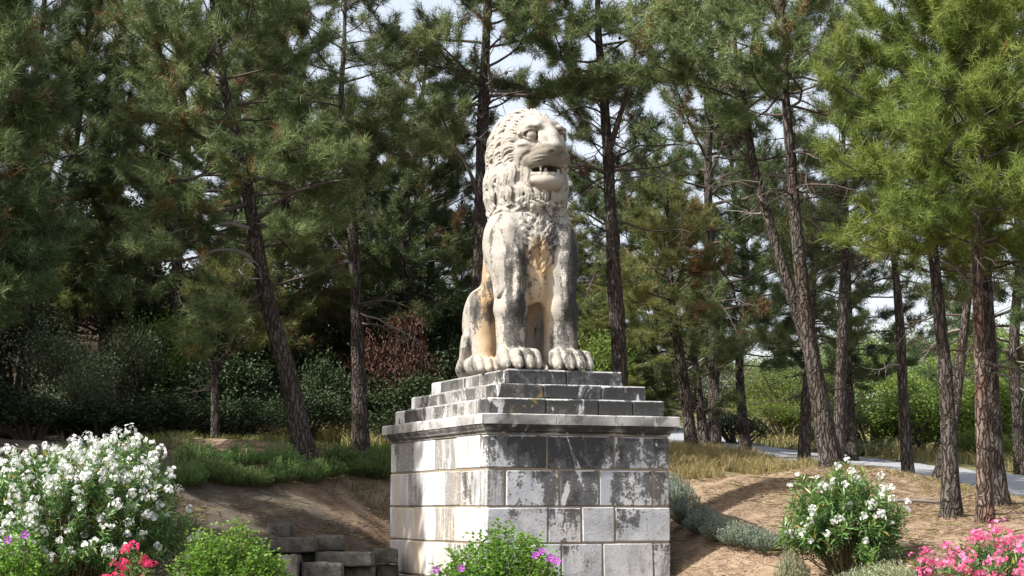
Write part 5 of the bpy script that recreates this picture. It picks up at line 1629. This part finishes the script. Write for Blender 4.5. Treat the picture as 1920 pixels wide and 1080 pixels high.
for s_ in (('small old stone at the top of the stepped stones', 497, 541, 981, 1006, 30.9, .7), ('flat stone projecting in the middle tier behind the green shrub', 482, 590, 1008, 1036, 29.6, .9), ('flat stone at the right end of the middle tier', 586, 640, 1005, 1034, 30.1, .9),
           ('long broad flat slab of the lowest tier', 588, 698, 1035, 1062, 29.7, .9), ('flat stone wedged between the long slab and the pedestal', 698, 742, 1030, 1056, 30.4, .7), ('pale squared stone beside the green shrub', 512, 560, 1042, 1120, 28.8, .6), ('mossy stone at the lower edge under the left end of the long slab', 562, 640, 1056, 1120, 29.0, .6),
           ('dark stone under the right end of the long slab', 642, 700, 1064, 1120, 29.9, .8), ('dark stone at the foot of the pedestal under the wedged flat one', 702, 744, 1060, 1120, 30.6, .6), ('dark stone under the middle tier', 500, 600, 1038, 1100, 30.0, .7)):
    rough_block(*s_)


def pebble(label, p, s_):
    d = rand_dirs(42); d = np.concatenate([d, E, -E]); import bmesh
    bm = bmesh.new()
    for v in d * np.array(s_) * rng.uniform(.85, 1.05, (len(d), 1)): bm.verts.new(v)
    bmesh.ops.convex_hull(bm, input=list(bm.verts))
    me = bpy.data.meshes.new('stone'); bm.to_mesh(me); bm.free(); me.materials.append(M['oldstone'])
    o = link('stone', me, None, tuple(p + np.array((0, 0, s_[2] * .5)))); tag(o, label, 'stone', 'loose stones on the earth')


for lab, px, py, s_ in (('pale loose stone on the bank below the rosemary row', 410, 923, (.065, .05, .04)), ('smaller pale stone on the bank right of the other loose one', 508, 916, (.04, .03, .025)), ('flat white stone on the dry slope left of the reddish pine', 1828, 992, (.09, .05, .02)), ('dull stone on the dry slope beside the right oleander', 1700, 1000, (.05, .04, .03))):
    pebble(lab, gpos(px, py), s_)
g_ = Geo(); a_, b_ = gpos(1655, 946), gpos(1768, 950)
tube(g_, smooth_path([a_ + E[2] * .05, (a_ + b_) / 2 + E[2] * .07, b_ + E[2] * .05], 8), .03, 6)
tag(link('fallen_branch', g_.mesh('fallen_branch', M['deadwood'], True)), 'thin grey bare branch lying on the slope behind the right white oleander', 'branch')


# ---- grass and litter
def blades(name, mat, X, Y, h_, w, lean=.5, clump=None, flat=False, tnt=None):
    m = len(X); Z = ground(X, Y) + .0
    base = np.stack([X, Y, Z + (.025 if flat else -.02)], -1)
    a_ = rng.uniform(0, 6.28, m)
    if flat: d = np.stack([np.cos(a_), np.sin(a_), rng.uniform(-.05, .3, m)], -1)
    else: d = np.stack([np.cos(a_) * lean * rng.random(m), np.sin(a_) * lean * rng.random(m), np.ones(m)], -1)
    d = unit(d); s_ = unit(np.cross(d, rand_dirs(m))) * w / 2
    ln = (h_ * rng.uniform(.45, 1.15, m))[:, None]
    mid = base + d * ln * .6; tip = base + d * ln + np.stack([np.cos(a_), np.sin(a_), -.6 + 0 * a_], -1) * ln * (.0 if flat else .22)
    V = np.stack([base - s_, base + s_, mid + s_ * .7, mid - s_ * .7, tip], 1).reshape(-1, 3)
    i = np.arange(m)[:, None] * 5
    t = np.clip(rng.random(m) if tnt is None else tnt, 0, 1)
    me = make_mesh(name, V, [np.concatenate([i + np.array([2, 4, 3])]), i + np.array([0, 1, 2, 3])], M[mat], False, {'tint': np.repeat(t, 5)})
    return tag(link(name, me), kind='stuff')


def scat(n, pxa, pxb, da, db, dens=None, keep=.0, fr=.9):
    d = rng.uniform(da, db, n); px = rng.uniform(pxa, pxb, n); X = (px - 960) / F_PX * d
    k_ = vnoise(np.stack([X, d, 0 * d], -1), fr, int(rng.integers(999))) > keep
    return X[k_], d[k_]


X, Y = scat(30000, 1225, 1640, 36.5, 47, keep=-.35)
m_ = (np.min(np.linalg.norm(np.stack([X, Y], -1)[:, None] - rp[None, ::4, :2], axis=-1), 1) > 3.3) & ((X / Y * F_PX + 960 < 1560) | (Y > 40)); X, Y = X[m_], Y[m_]
blades('dry_grass', 'grass_dry', X, Y, .42 * (1 + .4 * vnoise(np.stack([X, Y, 0 * X], -1), .8, 5)), .014, tnt=rng.beta(2, 2, len(X)) * .8 + (rng.random(len(X)) < .25) * .25)
X, Y = scat(16000, 1380, 2000, 49, 74, keep=-.2)
m_ = np.min(np.linalg.norm(np.stack([X, Y], -1)[:, None] - rp[None, ::4, :2], axis=-1), 1) > 3.1
blades('roadside_grass', 'grass_dry', X[m_], Y[m_], .55, .022)
X, Y = scat(9000, 1560, 2000, 31, 39, keep=.05)
m_ = np.min(np.linalg.norm(np.stack([X, Y], -1)[:, None] - rp[None, ::4, :2], axis=-1), 1) > 3.1
blades('thin_grass', 'grass_dry', X[m_], Y[m_], .14, .01)
X, Y = scat(12000, 250, 900, 33.8, 42, keep=-.1)
blades('green_grass', 'grass_green', X, Y, .26, .012)
X, Y = scat(9000, 480, 900, 40, 50, keep=-.1)
blades('woodland_grass', 'grass_dry', X, Y, .6, .018, tnt=rng.random(len(X)) * .75)
X, Y = scat(60000, 1200, 1960, 24, 37, keep=-.5, fr=2.0)
blades('pine_litter', 'litter', X, Y, .12, .008, flat=True, tnt=rng.beta(2, 2, len(X)))
X, Y = scat(26000, 280, 760, 29, 34, keep=-.2, fr=2.0)
blades('slope_litter', 'litter', X, Y, .10, .007, flat=True, tnt=rng.beta(1.3, 3, len(X)) * .6)
X, Y = scat(700, 1200, 1960, 24, 37, keep=-1); blades('twig_litter', 'grass_dry', X, Y, .55, .022, flat=True, tnt=rng.random(len(X)) * .1)
X, Y = scat(500, 280, 760, 29.5, 36, keep=-1); blades('slope_twigs', 'grass_dry', X, Y, .45, .02, flat=True, tnt=rng.random(len(X)) * .2)
print('plants', round(time.time() - T0, 1))

print('total', round(time.time() - T0, 1))
